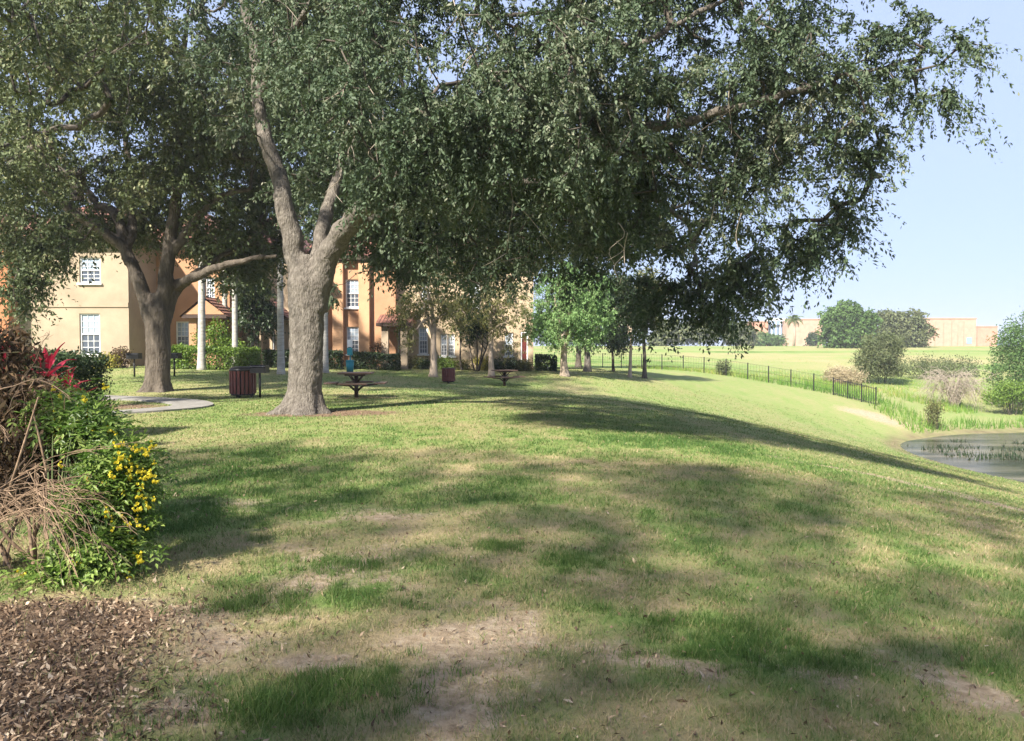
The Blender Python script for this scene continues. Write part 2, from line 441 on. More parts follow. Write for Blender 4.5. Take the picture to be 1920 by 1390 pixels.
def masks(x, y):
    n1 = fbm(x * .35, y * .35, 21); n2 = fbm(x * 1.3, y * 1.3, 33); n3 = fbm(x * 3.1, y * 3.1, 44); n4 = fbm(x * 4.3, y * 4.3, 46)
    dist = np.hypot(x, y)
    dry = .60 + (n1 - .5) * .55 + (n2 - .5) * .7 + (n3 - .5) * .8 + (fbm(x * 11, y * 11, 47, 3) - .5) * .7 * np.clip(1.4 - dist / 14, 0, 1)
    # mowing streaks on the sunny slope
    st = .6 * fbm((x * .97 + y * .25) * .55, (y * .97 - x * .25) * .06, 51) + .4 * vnoise((x * .97 + y * .25) * 1.5, (y * .97 - x * .25) * .12, 57)
    sl = np.clip((x - 1) / 5, 0, 1) * np.clip((y - 7) / 8, 0, 1)
    dry = dry * (1 - .75 * sl) + sl * (.08 + .5 * st)
    # the lawn past the big oak is a finer greener turf
    back = np.clip((y - 11) / 5, 0, 1) * (1 - sl)
    dry = dry * (1 - .55 * back) + back * .55 * (.40 + (n1 - .5) * .7)
    field = np.clip((y - (62 - .55 * np.clip(x, 0, 60))) / 10, 0, 1) * np.clip((x + 6) / 8, 0, 1)
    dry = dry * (1 - field) + field * (.40 + (fbm(x * .06, y * .16, 61) - .5) * 1.0 + (fbm(x * .5, y * .5, 62) - .5) * .4)
    for c, rx, ry in LUSH:
        dry = dry - .75 * blob(x, y, c, rx * 1.2, ry * 1.2) * np.clip(1.6 * n4 - .2, 0, 1)
    bare = np.zeros_like(x)
    for c, rx, ry in BARE:
        bare = bare + .55 * blob(x, y, c, rx, ry) * (.35 + 1.1 * n3)
    near = np.clip(1.3 - dist / 12, 0, 1)
    bare = bare + near * .42 * np.clip((n3 - .5) * 4, 0, 1)
    for c, rx, ry in SLOPE_SAND:
        bare = bare + 1.0 * blob(x, y, c, rx, ry, -.3) * (.4 + .9 * n2)
    mul = 1.2 * blob(x, y, G(10, 1330), .5, .95, .3) + 1.0 * blob(x, y, G(60, 1170), .75, .4) + blob(x, y, (-6.0, 7.5), 2.0, 4.2)
    mul = mul + 1.1 * np.clip(blob(x, y, (OAK[0] + .5, OAK[1] - .2), 2.1, .95), 0, 1) + 1.2 * blob(x, y, (-11.2, 20.6), 2.4, 1.1) + .9 * blob(x, y, on(690, 23.6), 1.6, .4)
    mul = mul + 1.1 * blob(x, y, (-13.5, 13), 3.5, 3.5)
    mud = 0 * x
    return np.clip(dry, 0, 1), np.clip(bare, 0, 1), np.clip(mul, 0, 1), mud

def axis(lo, hi, d0, g, centre=0):
    out = [centre]
    v = centre
    while v < hi:
        v += max(d0, g * abs(v)); out.append(v)
    v = centre
    while v > lo:
        v -= max(d0, g * abs(v)); out.insert(0, v)
    return np.array(out)
xs = axis(-600, 600, .125, .036); ys = axis(-60, 700, .125, .031)
X, Y = np.meshgrid(xs, ys)
x, y = X.ravel(), Y.ravel()
z = hz(x, y)
dry, bare, mul, mud = masks(x, y)
HAZE = .00055
WATER_Z = -3.52
mud = np.clip(1 - np.abs(z - WATER_Z - .05) / .22, 0, 1) * (np.hypot(x, y) < 110) * (x > 15)
nx = len(xs)
i = (np.arange(len(ys) - 1)[:, None] * nx + np.arange(nx - 1)[None]).ravel()
ground = np_mesh('ground', np.c_[x, y, z], np.c_[i, i + 1, i + nx + 1, i + nx], M['lawn'], smooth=True, attrs={'dry': dry, 'bare': bare, 'mulch': mul, 'mud': mud})
tag(ground, 'grassy lawn sloping down to the pond', kind='structure')

wx = np.linspace(15, 95, 40); wy = np.linspace(-50, 52, 40)
WX, WY = np.meshgrid(wx, wy)
i = (np.arange(39)[:, None] * 40 + np.arange(39)[None]).ravel()
wsel = np.ones(len(i), bool)
water = np_mesh('pond_water', np.c_[WX.ravel(), WY.ravel(), np.full(1600, WATER_Z)], np.c_[i, i + 1, i + 41, i + 40], M['water'], smooth=True)
tag(water, 'murky brown pond water at the foot of the slope', kind='structure')

# ---------------------------------------------------------------- leaves, crowns
def unit(a):
    return a / (np.linalg.norm(a, axis=-1, keepdims=True) + 1e-9)

def leaves_geo(c, L, Wd, up=.6, droop=.2, r=rng, jit=.35, out=None):
    n = len(c)
    d = r.normal(size=(n, 3))
    if out is not None: d = d * .55 + out
    d[:, 2] -= droop * 2; d = unit(d)
    nn = r.normal(size=(n, 3)); nn[:, 2] += up * 2; nn = unit(nn)
    s = unit(np.cross(d, nn))
    k = (1 + (r.random(n) - .5) * 2 * jit)[:, None]
    l = np.reshape(L, (-1, 1)) * k / 2; w = np.reshape(Wd, (-1, 1)) * k / 2
    bend = unit(np.cross(s, d)) * l * .25
    v = np.stack([c - d * l, c + s * w + bend * .5, c + d * l, c - s * w + bend * .5], 1).reshape(-1, 3)
    f = np.arange(n * 4).reshape(n, 4)
    return v, f

def noise3(p, s, seed):
    return (fbm(p[:, 0] * s + 31, p[:, 1] * s + p[:, 2] * s * .7, seed, 3) + fbm(p[:, 2] * s - 11, p[:, 0] * s + p[:, 1] * s * .6, seed + 9, 3)) / 2

def fill(ells, n, shell=2.4, thr=None, seed=3, nscale=.7):
    """points in a union of ellipsoids (cx,cy,cz,rx,ry,rz)"""
    E = np.array([tuple(e) + (1.0,) * (7 - len(e)) for e in ells], float)
    w = (E[:, 3] * E[:, 4] * E[:, 5]) ** .8 * E[:, 6]; w /= w.sum()
    E = E[:, :6]
    out = []; got = 0
    while got < n:
        m = n * 2
        k = rng.choice(len(E), m, p=w)
        d = unit(rng.normal(size=(m, 3))) * (rng.random(m) ** (1 / shell))[:, None]
        p = E[k, :3] + d * E[k, 3:]
        if thr is not None: p = p[noise3(p, nscale, seed) > thr]
        out.append(p); got += len(p)
    return np.concatenate(out)[:n]

def grow(limbs, A, step=.38, wig=.07, droop=.12):
    """connect attractor points to limb polylines; returns chains of (points, radii)"""
    nodes = [p for L in limbs for p in L]
    nl = len(nodes)
    N = np.zeros((nl + len(A) * 40, 3)); N[:nl] = nodes
    par = np.full(len(N), -1); cnt = nl
    base = N[:nl]
    d0 = np.array([np.min(((base - a) ** 2).sum(1)) for a in A])
    chains = []
    for k in np.argsort(d0):
        a = A[k]
        dd = ((N[:cnt] - a) ** 2).sum(1)
        j = int(np.argmin(dd)); dist = math.sqrt(dd[j])
        m = max(1, min(30, int(dist / step)))
        idx = [j]; p0 = N[j]
        sag = rng.normal(size=3) * dist * .08
        for t in range(1, m + 1):
            u = t / m
            p = p0 + (a - p0) * u + sag * math.sin(math.pi * u) + (rng.normal(size=3) * wig * (u < 1))
            p[2] += droop * dist * math.sin(math.pi * u) * .6
            N[cnt] = p; par[cnt] = idx[-1]; idx.append(cnt); cnt += 1
        chains.append(idx)
    w = np.zeros(cnt)
    for c in chains: w[c[-1]] += 1
    for i in range(cnt - 1, nl - 1, -1):
        if par[i] >= 0: w[par[i]] += w[i]
    return N[:cnt], chains, w

def make_tree(name, base, label, cat, group, limbs, limb_r, ells, n_att, leaves_per, leaf_l, leaf_w, lmat, bmat, thr=.46, spread=.28, seed=3,
              trunk=None, rk=.0055, minr=.004, shell=2.4, up=.6, remesh=.032, nscale=.7, droop=.2, tips=None, lod=None):
    root = empty(name, base, label, cat, group)
    A = fill(ells, n_att, shell, thr, seed, nscale)
    if tips is not None: A = np.concatenate([A, tips])
    gl = [L[max(1, int(len(L) * .3)):] for L in limbs]
    N, chains, w = grow(gl, A)
    tb = TB()
    for c in chains:
        r = np.maximum(minr, rk * w[c] ** .47)
        r[0] = min(r[0], r[1] * 1.15)
        tb.tube(N[c], r, 5 if r.max() > .02 else 4)
    tag(put(tb.build('branches', M['branch'] if bmat is not M['bark_pale'] else bmat, None), root), kind='stuff')
    # trunk and main limbs as one welded skin
    v = []; f = []; o = 0
    def addt(p, r, n):
        nonlocal o
        vv, ff = tube_np(p, r, n)
        ff = [tuple(q) for q in ff] 
        k = len(p); vl = [tuple(q) for q in vv]
        ff += [tuple(range(n - 1, -1, -1)), tuple(range((k - 1) * n, k * n))]
        v.extend(vl); f.extend([tuple(i + o for i in q) for q in ff]); o += len(vl)
    if trunk is not None:
        tp, tr, flare = trunk
        n = 28; k = len(tp)
        vv, ff = tube_np(tp, tr, n)
        vv = vv.reshape(k, n, 3)
        ang = np.linspace(0, 2 * math.pi, n, endpoint=False)
        hgt = tp[:, 2] - tp[0, 2]
        lobes = 1 + (.42 * np.sin(ang * 5 + 1.0 + seed) + .22 * np.sin(ang * 8 + 2.3))[None] * np.exp(-hgt / .3)[:, None] * flare + .05 * np.sin(ang * 3 + 2)[None] + .035 * np.sin(ang * 7 + hgt[:, None] * 1.5)
        vv = tp[:, None] + (vv - tp[:, None]) * lobes[..., None]
        vl = [tuple(q) for q in vv.reshape(-1, 3)]
        ff = [tuple(q) for q in ff] + [tuple(range(n - 1, -1, -1)), tuple(range((k - 1) * n, k * n))]
        v.extend(vl); f.extend([tuple(i + o for i in q) for q in ff]); o += len(vl)
    for L, r in zip(limbs, limb_r):
        addt(L, r, 14)
    me = bpy.data.meshes.new('trunk'); me.from_pydata(v, [], f); me.update(); me.materials.append(bmat)
    t = bpy.data.objects.new('trunk', me); col.objects.link(t); put(t, root)
    if remesh:
        md = t.modifiers.new('weld', 'REMESH'); md.mode = 'VOXEL'; md.voxel_size = remesh; md.use_smooth_shade = True
        sm = t.modifiers.new('smooth', 'SMOOTH'); sm.factor = .5; sm.iterations = 4
        for sc_, st_ in ((.35, .06), (.07, .028)):
            tx = bpy.data.textures.new('bark_relief', 'CLOUDS'); tx.noise_scale = sc_; tx.noise_depth = 3
            dm = t.modifiers.new('relief', 'DISPLACE'); dm.texture = tx; dm.strength = st_; dm.mid_level = .5; dm.texture_coords = 'LOCAL'
    else:
        me.polygons.foreach_set('use_smooth', np.ones(len(me.polygons), dtype=bool))
    # foliage: little sprays round every twig end and along the last piece of its branch
    ends = np.array([N[c[-1]] for c in chains]); prev = np.array([N[c[-2]] for c in chains])
    na = len(ends)
    # finer leaves where the crown comes near the path, coarser ones high up and far back
    dist = np.maximum(ends[:, 1], 4.0)
    high = (ends[:, 2] - EYE) / dist > .5
    if lod: size = np.clip(dist / lod, .8, 1.7) * np.where(high, 1.7, 1.0)
    else: size = np.ones(na)
    per = np.maximum(4, rng.poisson(leaves_per * size ** -1.7))
    idx = np.repeat(np.arange(na), per)
    tt = rng.random(len(idx))[:, None] ** .6
    c = prev[idx] * (1 - tt) + ends[idx] * tt
    # each twig end carries a few drooping sprays with leaves strung along them
    K = 5
    sd = unit(ends - prev)[:, None] * .45 + unit(rng.normal(size=(na, K, 3)) * np.array((1, 1, .6)))
    sl = spread * rng.uniform(.8, 2.3, (na, K))
    sk = rng.integers(0, K, len(idx))
    t = rng.random(len(idx)) ** .8
    ln = sl[idx, sk]
    dv = sd[idx, sk]
    loc = rng.normal(size=c.shape) * leaf_l * .42 * size[idx][:, None]
    c = ends[idx] + dv * (t * ln)[:, None] + loc
    c[:, 2] -= (t ** 2) * ln * (.55 + droop)
    outv = unit(loc) * .8 + dv * .5
    outv[:, 2] -= .3
    vv, ff = leaves_geo(c, leaf_l * size[idx], leaf_w * size[idx], up, droop, out=outv, jit=.5)
    tone = noise3(ends, 1.1, seed + 60) * .9 - .25 + rng.random(na) * .3
    rn = np.clip(tone[idx] + rng.random(len(idx)) * .5, 0, 1)
    put(np_mesh('crown', vv, ff, lmat, None, rnd=rn), root)
    return root

def limb(pts, n, r0, r1, pw=.8, wob=.02):
    p = smooth_path(pts, n)
    p[1:-1] += rng.normal(size=(n - 2, 3)) * wob
    return p, r0 + (r1 - r0) * np.linspace(0, 1, n) ** pw

def E(px, py, d, rx, ry, rz, w=1.0):
    c = P(px, py, d); return (c[0], c[1], c[2], rx, ry, rz, w)

def trunk_path(base, top, r0, r1, flare, n=26, sink=.25, bow=.05):
    base = np.array(base, float).copy(); base[2] -= sink
    t = np.linspace(0, 1, n) ** 1.4
    p = base[None] + (np.array(top) - base)[None] * t[:, None]
    p[:, 0] += bow * np.sin(t * math.pi * 1.3)
    h = p[:, 2] - (base[2] + sink)
    r = r1 + (r0 - r1) * (1 - t) + flare * np.exp(-np.clip(h + .06, 0, None) / .22)
    r = r * (1 - .55 * np.clip((t - .84) / .16, 0, 1) ** 1.3)
    return p, r

# ---- the big oak in the middle
d = 18.0
tp, tr = trunk_path(OAK, P(577, 478, d), .345, .415, .34)
limbs, lr = [], []
def add_limb(pts, n, r0, r1, pw=.8):
    p, r = limb(pts, n, r0, r1, pw); limbs.append(p); lr.append(r)
add_limb([P(575, 570, d), P(552, 470, d), P(538, 400, d), P(522, 330, d + .2), P(496, 255, d + .4), P(484, 190, d + .5), P(478, 100, d + .6), P(455, 0, d + .8), P(430, -120, d + 1)], 34, .28, .08)
add_limb([P(585, 580, d), P(612, 490, d - .1), P(650, 425, d - .5), P(695, 380, d - 1.2), P(770, 338, d - 2.2), P(870, 310, d - 3.2), P(960, 288, d - 4), P(1080, 268, d - 4.6), P(1220, 240, d - 5), P(1400, 200, d - 5.5), P(1560, 150, d - 6), P(1720, 110, d - 6.3)], 44, .37, .03, .52)
add_limb([P(590, 540, d), P(600, 450, d + .5), P(620, 370, d + 1.2), P(650, 280, d + 1.8), P(690, 160, d + 2), P(740, 20, d + 2), P(800, -120, d + 2)], 28, .25, .06, .6)
add_limb([P(660, 415, d - .6), P(720, 400, d + 1), P(800, 395, d + 2.6), P(900, 400, d + 4), P(1010, 410, d + 5)], 22, .17, .04, .6)
add_limb([P(640, 440, d), P(760, 380, d - .2), P(900, 350, d - .6), P(1040, 340, d - 1.), P(1200, 360, d - 1.2), P(1290, 430, d - 1.2), P(1310, 520, d - 1.0)], 30, .2, .03, .45)
add_limb([P(800, 325, d - 2.5), P(880, 220, d - 3.6), P(980, 110, d - 4.6), P(1100, 70, d - 5.2), P(1180, 88, d - 5.5), P(1260, 50, d - 5.7), P(1400, -20, d - 6)], 30, .12, .04, .6)
add_limb([P(484, 190, d + .5), P(520, 110, d), P(560, 40, d - 1), P(640, -60, d - 2.4)], 14, .13, .06)
add_limb([P(1080, 268, d - 4.6), P(1250, 300, d - 4.2), P(1400, 330, d - 4.2), P(1540, 340, d - 4.6), P(1650, 330, d - 5)], 20, .06, .02)
oak_ells = [E(800, 165, 13, 2.2, 2.4, 1.7), E(760, 300, 13.5, 1.0, 1.0, .75, 1.4), E(760, 345, 13, .75, .6, .38, 2.4), E(720, 300, 13, .6, .6, .5, 2), E(850, 330, 13, .7, .6, .45, 2), E(1000, 140, 12.5, 2.5, 2.5, 2.2), E(700, 60, 15, 2.2, 2.5, 2.2), E(900, 300, 22, 4, 4, 2.2),
            E(860, 450, 23, 3.2, 2.5, 1.5), E(1080, 420, 20, 2.8, 3, 1.9), E(1235, 450, 17.5, 1.6, 1.8, 1.8), E(1300, 520, 16.5, .9, .8, 1.0, 1.0), E(1345, 572, 16, .35, .5, .55, 1.2), E(1240, 572, 16.5, .4, .5, .6, 1.0), E(1400, 520, 15, .6, .6, .7, 1.6), E(1170, 560, 18, .6, .9, .9), E(1290, 280, 15, 2.3, 1.5, 2.1, .6),
            E(1440, 330, 13.5, 1.9, 1.3, 1.6, 1.15), E(1500, 440, 13.5, 1.0, 1.0, .6, 1.7), E(1545, 190, 12.5, 1.1, 1.2, 1.7, 1.3), E(1590, 390, 13, .6, .8, .5, 2.0), E(1400, 70, 12.5, 2.3, 1.7, 1.9, 1.0),
            E(1785, 110, 11.5, .62, .6, .42, 2.6), E(1720, 85, 12, .5, .6, .4, 2.2), E(1755, 190, 11.6, .3, .4, .35, 2.6), E(1680, 20, 12, .5, .6, .4, 2), E(1660, 340, 12.5, .3, .4, .5, 2.2), E(1690, 160, 12, .3, .4, .4, 2), E(1630, 300, 12.5, .5, .7, .6, 2.0), E(1600, 30, 12, .6, .9, .7), E(1200, 120, 13, 2.5, 1.8, 2, .75),
            E(900, -270, 16, 5, 5, 2.3, .5), E(1300, -170, 15, 4.2, 4, 2.0, .5), E(600, -260, 18, 4, 4, 2.6, .6),
            E(720, 210, 12, .9, .9, 1.2, 1.6), E(850, 250, 11.8, .8, .8, .6, 1.0), E(930, 240, 12, 1.0, 1.0, .5, .9), E(1050, 300, 13.6, 1.2, 1.0, .6, .7), E(1130, 470, 19, 1.7, 1.6, 1.4, 1.3),
            E(1000, 380, 19, 2.6, 2, 1.3, 1.2), E(800, 400, 24, 3.4, 2, 1.7, 1.2), E(1180, 350, 16, 2, 2, 1.6), E(600, 300, 25, 2.6, 2.4, 2.4), E(560, 60, 22, 3.0, 3, 2.6), E(1200, 550, 17.5, .6, .8, .7, .8), E(1270, 520, 17, .8, .8, .7, .7), E(480, 80, 18, 1.8, 2.3, 2.4), E(610, 190, 20.5, 1.8, 2, 2),
            E(650, 330, 21.5, 1.6, 2, 1.5), E(690, 460, 23, 1.3, 1.6, .7, .7), E(640, 550, 22, .4, .5, .5), E(770, 460, 19.5, 1.1, 1.2, .6, .7), E(950, 470, 18.5, 2.0, 1.5, .9)]
oak_tips = fill([E(760, 345, 13, .8, .5, .35), E(715, 325, 13.5, .5, .5, .4), E(850, 335, 13, .6, .5, .35), E(1785, 105, 11.5, .62, .5, .36, .45), E(1755, 180, 11.6, .3, .4, .35, .5),
                 E(1345, 590, 16, .28, .5, .5, .5), E(1290, 545, 16.5, .7, .6, .6, .4), E(1225, 585, 16.5, .3, .5, .5, .5), E(1400, 520, 15, .6, .6, .5, .6), E(1690, 60, 12, .5, .5, .5, .5)], 120, 1.6)
make_tree('oak_tree', OAK, 'largest oak with a forked pale grey trunk and wide spreading crown', 'tree', 'oaks on the lawn', limbs, lr, oak_ells,
          4700, 175, .075, .031, M['oak_leaf'], M['bark'], lod=13, thr=.488, spread=.27, seed=3, trunk=(tp, tr, 1.0), nscale=.95, tips=oak_tips, rk=.0075)
oak1 = bpy.data.objects['oak_tree']
# pale dead twigs hanging under the crown
hang = [[(945, 285), (952, 330), (962, 380), (955, 430), (950, 475)], [(963, 378), (990, 405), (1010, 430), (1035, 465)], [(893, 345), (890, 380), (880, 402)],
        [(755, 170), (762, 215), (775, 245), (790, 255)], [(735, 150), (700, 170), (685, 195)], [(655, 225), (640, 260), (636, 300), (638, 340)], [(645, 222), (618, 245)],
        [(1370, 140), (1366, 190), (1372, 240), (1368, 270)], [(1320, 270), (1310, 320), (1330, 360)], [(1340, 380), (1330, 430)], [(520, 0), (540, 15), (560, 40)],
        [(850, 0), (862, 40), (880, 70)], [(1235, 300), (1260, 330), (1280, 335)], [(950, 475), (925, 490), (905, 500)], [(1390, 400), (1380, 440), (1385, 470)]]
for k in range(26):
    a_ = random.uniform(620, 1480); b_ = random.uniform(20, 330 if a_ < 1000 else 440)
    l_ = random.uniform(35, 110); sx_ = random.uniform(-35, 35)
    hang.append([(a_, b_), (a_ + sx_ * .2 + random.uniform(-14, 14), b_ + l_ * .3), (a_ + sx_ * .7 + random.uniform(-14, 14), b_ + l_ * .65), (a_ + sx_, b_ + l_)])
    hang.append([(a_ + sx_ * .5, b_ + l_ * .45), (a_ + sx_ * .5 + random.uniform(-18, 18), b_ + l_ * .65), (a_ + sx_ + random.uniform(-30, 30), b_ + l_ * .9)])
for hpts in hang:
    dd = 12.3 + random.random() * .6
    p = smooth_path([P(a, b, dd + random.uniform(-.15, .15)) for a, b in hpts], 9)
    m = MB(); m.tube(p, np.linspace(.0085, .003, 9), 5)
    put(m.build('dead_twig', M['twig'], None, True), oak1)

# ---- the oak on the left
d = 26.5
tp, tr = trunk_path(OAK2, P(296, 550, d), .38, .39, .24)
limbs, lr = [], []
add_limb([P(290, 620, d), P(262, 530, d), P(225, 460, d), P(165, 420, d - .5), P(100, 370, d - 1), P(40, 330, d - 1.5), P(-60, 290, d - 2)], 30, .3, .06, .6)
add_limb([P(296, 620, d), P(312, 520, d), P(322, 430, d), P(336, 330, d), P(333, 240, d), P(340, 150, d - .5), P(350, 40, d - 1)], 30, .31, .07, .7)
add_limb([P(300, 640, d), P(335, 545, d + .3), P(400, 490, d + .6), P(460, 460, d + .8), P(530, 435, d + 1)], 24, .19, .04, .6)
add_limb([P(245, 495, d), P(215, 400, d + .5), P(180, 380, d + 1), P(110, 290, d + 1.4), P(60, 200, d + 1.6)], 22, .2, .07)
add_limb([P(325, 540, d + .3), P(390, 508, d - .6), P(450, 490, d - 1.2), P(520, 480, d - 1.6)], 18, .2, .06)
add_limb([P(325, 470, d), P(370, 410, d - .3), P(410, 370, d - .6), P(470, 355, d - .8)], 18, .18, .06)
add_limb([P(238, 480, d), P(250, 400, d + .8), P(240, 300, d + 1.2), P(220, 180, d + 1.5)], 18, .17, .07)
add_limb([P(225, 460, d), P(150, 400, d + .8), P(60, 350, d + 1), P(-20, 330, d + 1)], 20, .17, .06)
oak2_ells = [E(330, 130, 25, 3.6, 4, 2.6), E(110, 170, 23, 3.6, 4, 2.6), E(60, 430, 20.5, 1.9, 2, 1.3), E(30, 535, 19.5, 1.0, 1, .8), E(80, 560, 19.5, .4, .5, .45), E(240, 290, 26, 2.6, 3, 1.6),
             E(420, 280, 26.5, 2.4, 3, 1.8), E(440, 420, 27, 1.6, 2, 1.0), E(228, 555, 25, .35, .5, .8), E(180, 470, 26, .8, 1.2, .5), E(200, -170, 24, 6, 6, 2.8, .5), E(300, 380, 29.5, 4.2, 1.8, 2.0, 1.2), E(120, 330, 28, 4.0, 2, 1.8, 1.2), E(440, 200, 29, 3.2, 2, 3.0), E(480, 400, 29, 1.8, 1.5, 1.6, 1.2), E(210, 60, 28, 4, 2, 3), E(30, 90, 25, 3, 2.5, 3), E(520, 330, 29, 1.4, 1.4, 2.0), E(40, 420, 27, 2.4, 1.5, 1.2), E(100, 40, 16, 2.6, 3, 1.6), E(20, 300, 19, 1.6, 2, 1.3), E(480, 520, 27.5, .9, 1.2, .5),
             E(150, 340, 24, 2, 2.4, 1.0), E(160, 420, 27, 1.6, 1.2, .7, 1.6), E(270, 420, 29, 1.6, 1.2, .8, 1.6), E(60, 460, 26, 1.6, 1.2, .8, 1.4), E(380, 470, 28, 1.4, 1.6, .6), E(440, 490, 28.5, 1.7, 1.0, .6, 1.6), E(520, 470, 28.5, 1.0, 1.0, .7, 1.6)]
oak2_tips = fill([E(185, 415, 27.5, 1.2, .8, .55), E(270, 425, 29, 1.0, .8, .5), E(400, 455, 29, 1.2, .8, .5), E(50, 535, 19.5, .7, .6, .55), E(90, 470, 20, .6, .6, .5), E(470, 480, 28, 1.0, .8, .4)], 190, 1.8)
make_tree('oak_tree', OAK2, 'oak with a dark many limbed trunk beside the curved path', 'tree', 'oaks on the lawn', limbs, lr, oak2_ells,
          3000, 78, .12, .054, M['oak_leaf2'], M['bark_dark'], lod=25, thr=.475, spread=.34, seed=13, trunk=(tp, tr, .8), nscale=.6, rk=.008, tips=oak2_tips)

# ---- an oak out of the picture, up and to the left of the camera: its crown shades the near lawn
b3 = np.array((-10.0, -4.0, H(-10, -4)))
tp, tr = trunk_path(b3, b3 + (.2, 0, 3.4), .45, .42, .3)
limbs, lr = [], []
for a, L_ in ((.2, 8.5), (1.0, 7.5), (2.0, 6), (-.5, 7), (3.3, 6), (4.4, 6)):
    e = b3 + np.array((math.cos(a) * L_, math.sin(a) * L_, 7.4))
    add_limb([b3 + (0, 0, 2.8), b3 + (math.cos(a) * L_ * .3, math.sin(a) * L_ * .3, 5.2), b3 + (math.cos(a) * L_ * .65, math.sin(a) * L_ * .65, 6.8), e], 14, .26, .05)
near_ells = [(-12, 3.0, 7.2, 3.0, 2.4, 1.6), (-8, 1, 8, 3.6, 3.4, 1.7), (-4, 1.8, 8, 3.2, 2.4, 1.4), (-.5, 3.4, 8.2, 2.6, 1.6, 1.1), (-8, -5, 7.6, 4, 3.6, 1.8), (-3.6, -3.2, 7.6, 2.6, 2.4, 1.4), (-14, -4, 7, 3, 4, 2), (-10, -9, 7.5, 4, 3, 1.8), (0, -1.2, 7.8, 2.8, 2.0, 1.2), (2.6, 1.2, 8.4, 2.0, 1.5, .9)]
near_ells = [(e[0] + 2.9, e[1] + .3) + tuple(e[2:]) for e in near_ells]
make_tree('oak_tree', b3, 'oak out of the picture on the left whose crown shades the near lawn', 'tree', 'oaks on the lawn', limbs, lr, near_ells,
          1450, 29, .15, .07, M['oak_leaf2'], M['bark_dark'], thr=.445, spread=.42, seed=23, trunk=(tp, tr, .8), nscale=.4)

# ---------------------------------------------------------------- smaller trees
def small_tree(px, d, label, group, r0, fork_h, ells, n_att, per, ll, lw, lmat, bmat, name='shade_tree', spread=.25, thr=.46, seed=5, nl=5, trunks=1, cat='tree', up=.5, droop=.3):
    b = on(px, d)
    E_ = np.array([e[:6] for e in ells], float)
    top = E_[:, :3].mean(0)
    limbs, lr = [], []
    tops = []
    for t in range(trunks):
        off = np.array((0, 0, 0)) if trunks == 1 else np.array((math.cos(t * 2.4) * .12, math.sin(t * 2.4) * .12, 0))
        tilt = np.zeros(3) if trunks == 1 else np.array((math.cos(t * 2.4) * .5, math.sin(t * 2.4) * .4, 0))
        a = b + off - (0, 0, .1); f = b + off + tilt + (random.uniform(-.08, .08), 0, fork_h)
        n = 14
        p, r = limb([a, a * .6 + f * .4 + (random.uniform(-.05, .05), 0, 0), f, f * .4 + top * .6 + (random.uniform(-.2, .2), 0, 0), top + (0, 0, .3)], n, r0, r0 * .22, .8, .01)
        r = r * (.88 + .4 * np.exp(-np.arange(n) * 1.1)); limbs.append(p); lr.append(r)
    for k in range(nl):
        c = E_[k % len(E_)]
        e = c[:3] + rng.normal(size=3) * c[3:] * .35
        s = limbs[0][min(13, 5 + k % 5)]
        p, r = limb([s, (s + e) / 2 + (0, 0, .15), e], 8, r0 * .4, r0 * .1, .9, .02); limbs.append(p); lr.append(r)
    return make_tree(name, b, label, cat, group, limbs, lr, ells, n_att, per, ll, lw, lmat, bmat, thr, spread, seed, None, remesh=0, nscale=1.0, up=up, droop=droop)

GM = 'young trees at the back of the lawn'
small_tree(812, 39.5, 'slim pale trunk tree with loose olive crown behind the small red bin', GM, .24, 2.6,
           [E(800, 560, 39.5, 1.9, 1.6, 1.2), E(760, 590, 39.5, 1.3, 1.3, 1.0), E(860, 580, 39.5, 1.5, 1.4, 1.1), E(780, 630, 39, .9, .9, .45), E(810, 480, 39.5, 1.6, 1.6, 1.4)], 260, 48, .13, .05, M['olive_leaf'], M['bark_pale'], seed=31)
small_tree(921, 40.5, 'slender leaning tree just left of the far picnic table', GM, .2, 3.0,
           [E(935, 600, 40.5, 1.0, 1.2, 1.0), E(900, 560, 40.5, 1.4, 1.3, 1.1), E(960, 560, 40.5, 1.2, 1.2, 1.2), E(955, 640, 40.5, .7, .7, .5), E(920, 480, 40.5, 1.5, 1.5, 1.3)], 220, 46, .13, .05, M['olive_leaf'], M['bark_pale'], seed=32)
small_tree(1059, 42, 'bright green feathery cypress with a fluted pale trunk', GM, .30, 1.6,
           [E(1065, 565, 42, 2.1, 1.8, 1.8), E(1015, 600, 42, 1.1, 1.2, 1.0), E(1110, 590, 42, 1.2, 1.2, 1.1), E(1060, 630, 41.5, 1.6, 1.3, .55), E(1060, 510, 42, 1.5, 1.5, .9), E(1120, 530, 42, .8, .9, .7)], 480, 85, .12, .05, M['cypress_leaf'], M['bark_pale'], seed=33, spread=.26, thr=.44)
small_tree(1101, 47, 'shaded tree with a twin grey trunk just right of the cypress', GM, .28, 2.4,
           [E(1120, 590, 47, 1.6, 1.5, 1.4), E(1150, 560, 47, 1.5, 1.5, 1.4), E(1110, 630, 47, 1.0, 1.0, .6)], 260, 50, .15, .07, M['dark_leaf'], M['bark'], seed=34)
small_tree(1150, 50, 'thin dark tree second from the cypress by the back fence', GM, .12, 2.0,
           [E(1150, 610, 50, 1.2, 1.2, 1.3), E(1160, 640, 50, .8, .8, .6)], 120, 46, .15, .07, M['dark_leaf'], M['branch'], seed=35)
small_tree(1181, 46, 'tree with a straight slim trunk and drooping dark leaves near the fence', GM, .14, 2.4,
           [E(1185, 600, 46, 1.1, 1.2, 1.5), E(1190, 550, 46, 1.4, 1.2, 1.2)], 170, 46, .15, .06, M['dark_leaf'], M['bark_pale'], seed=36)
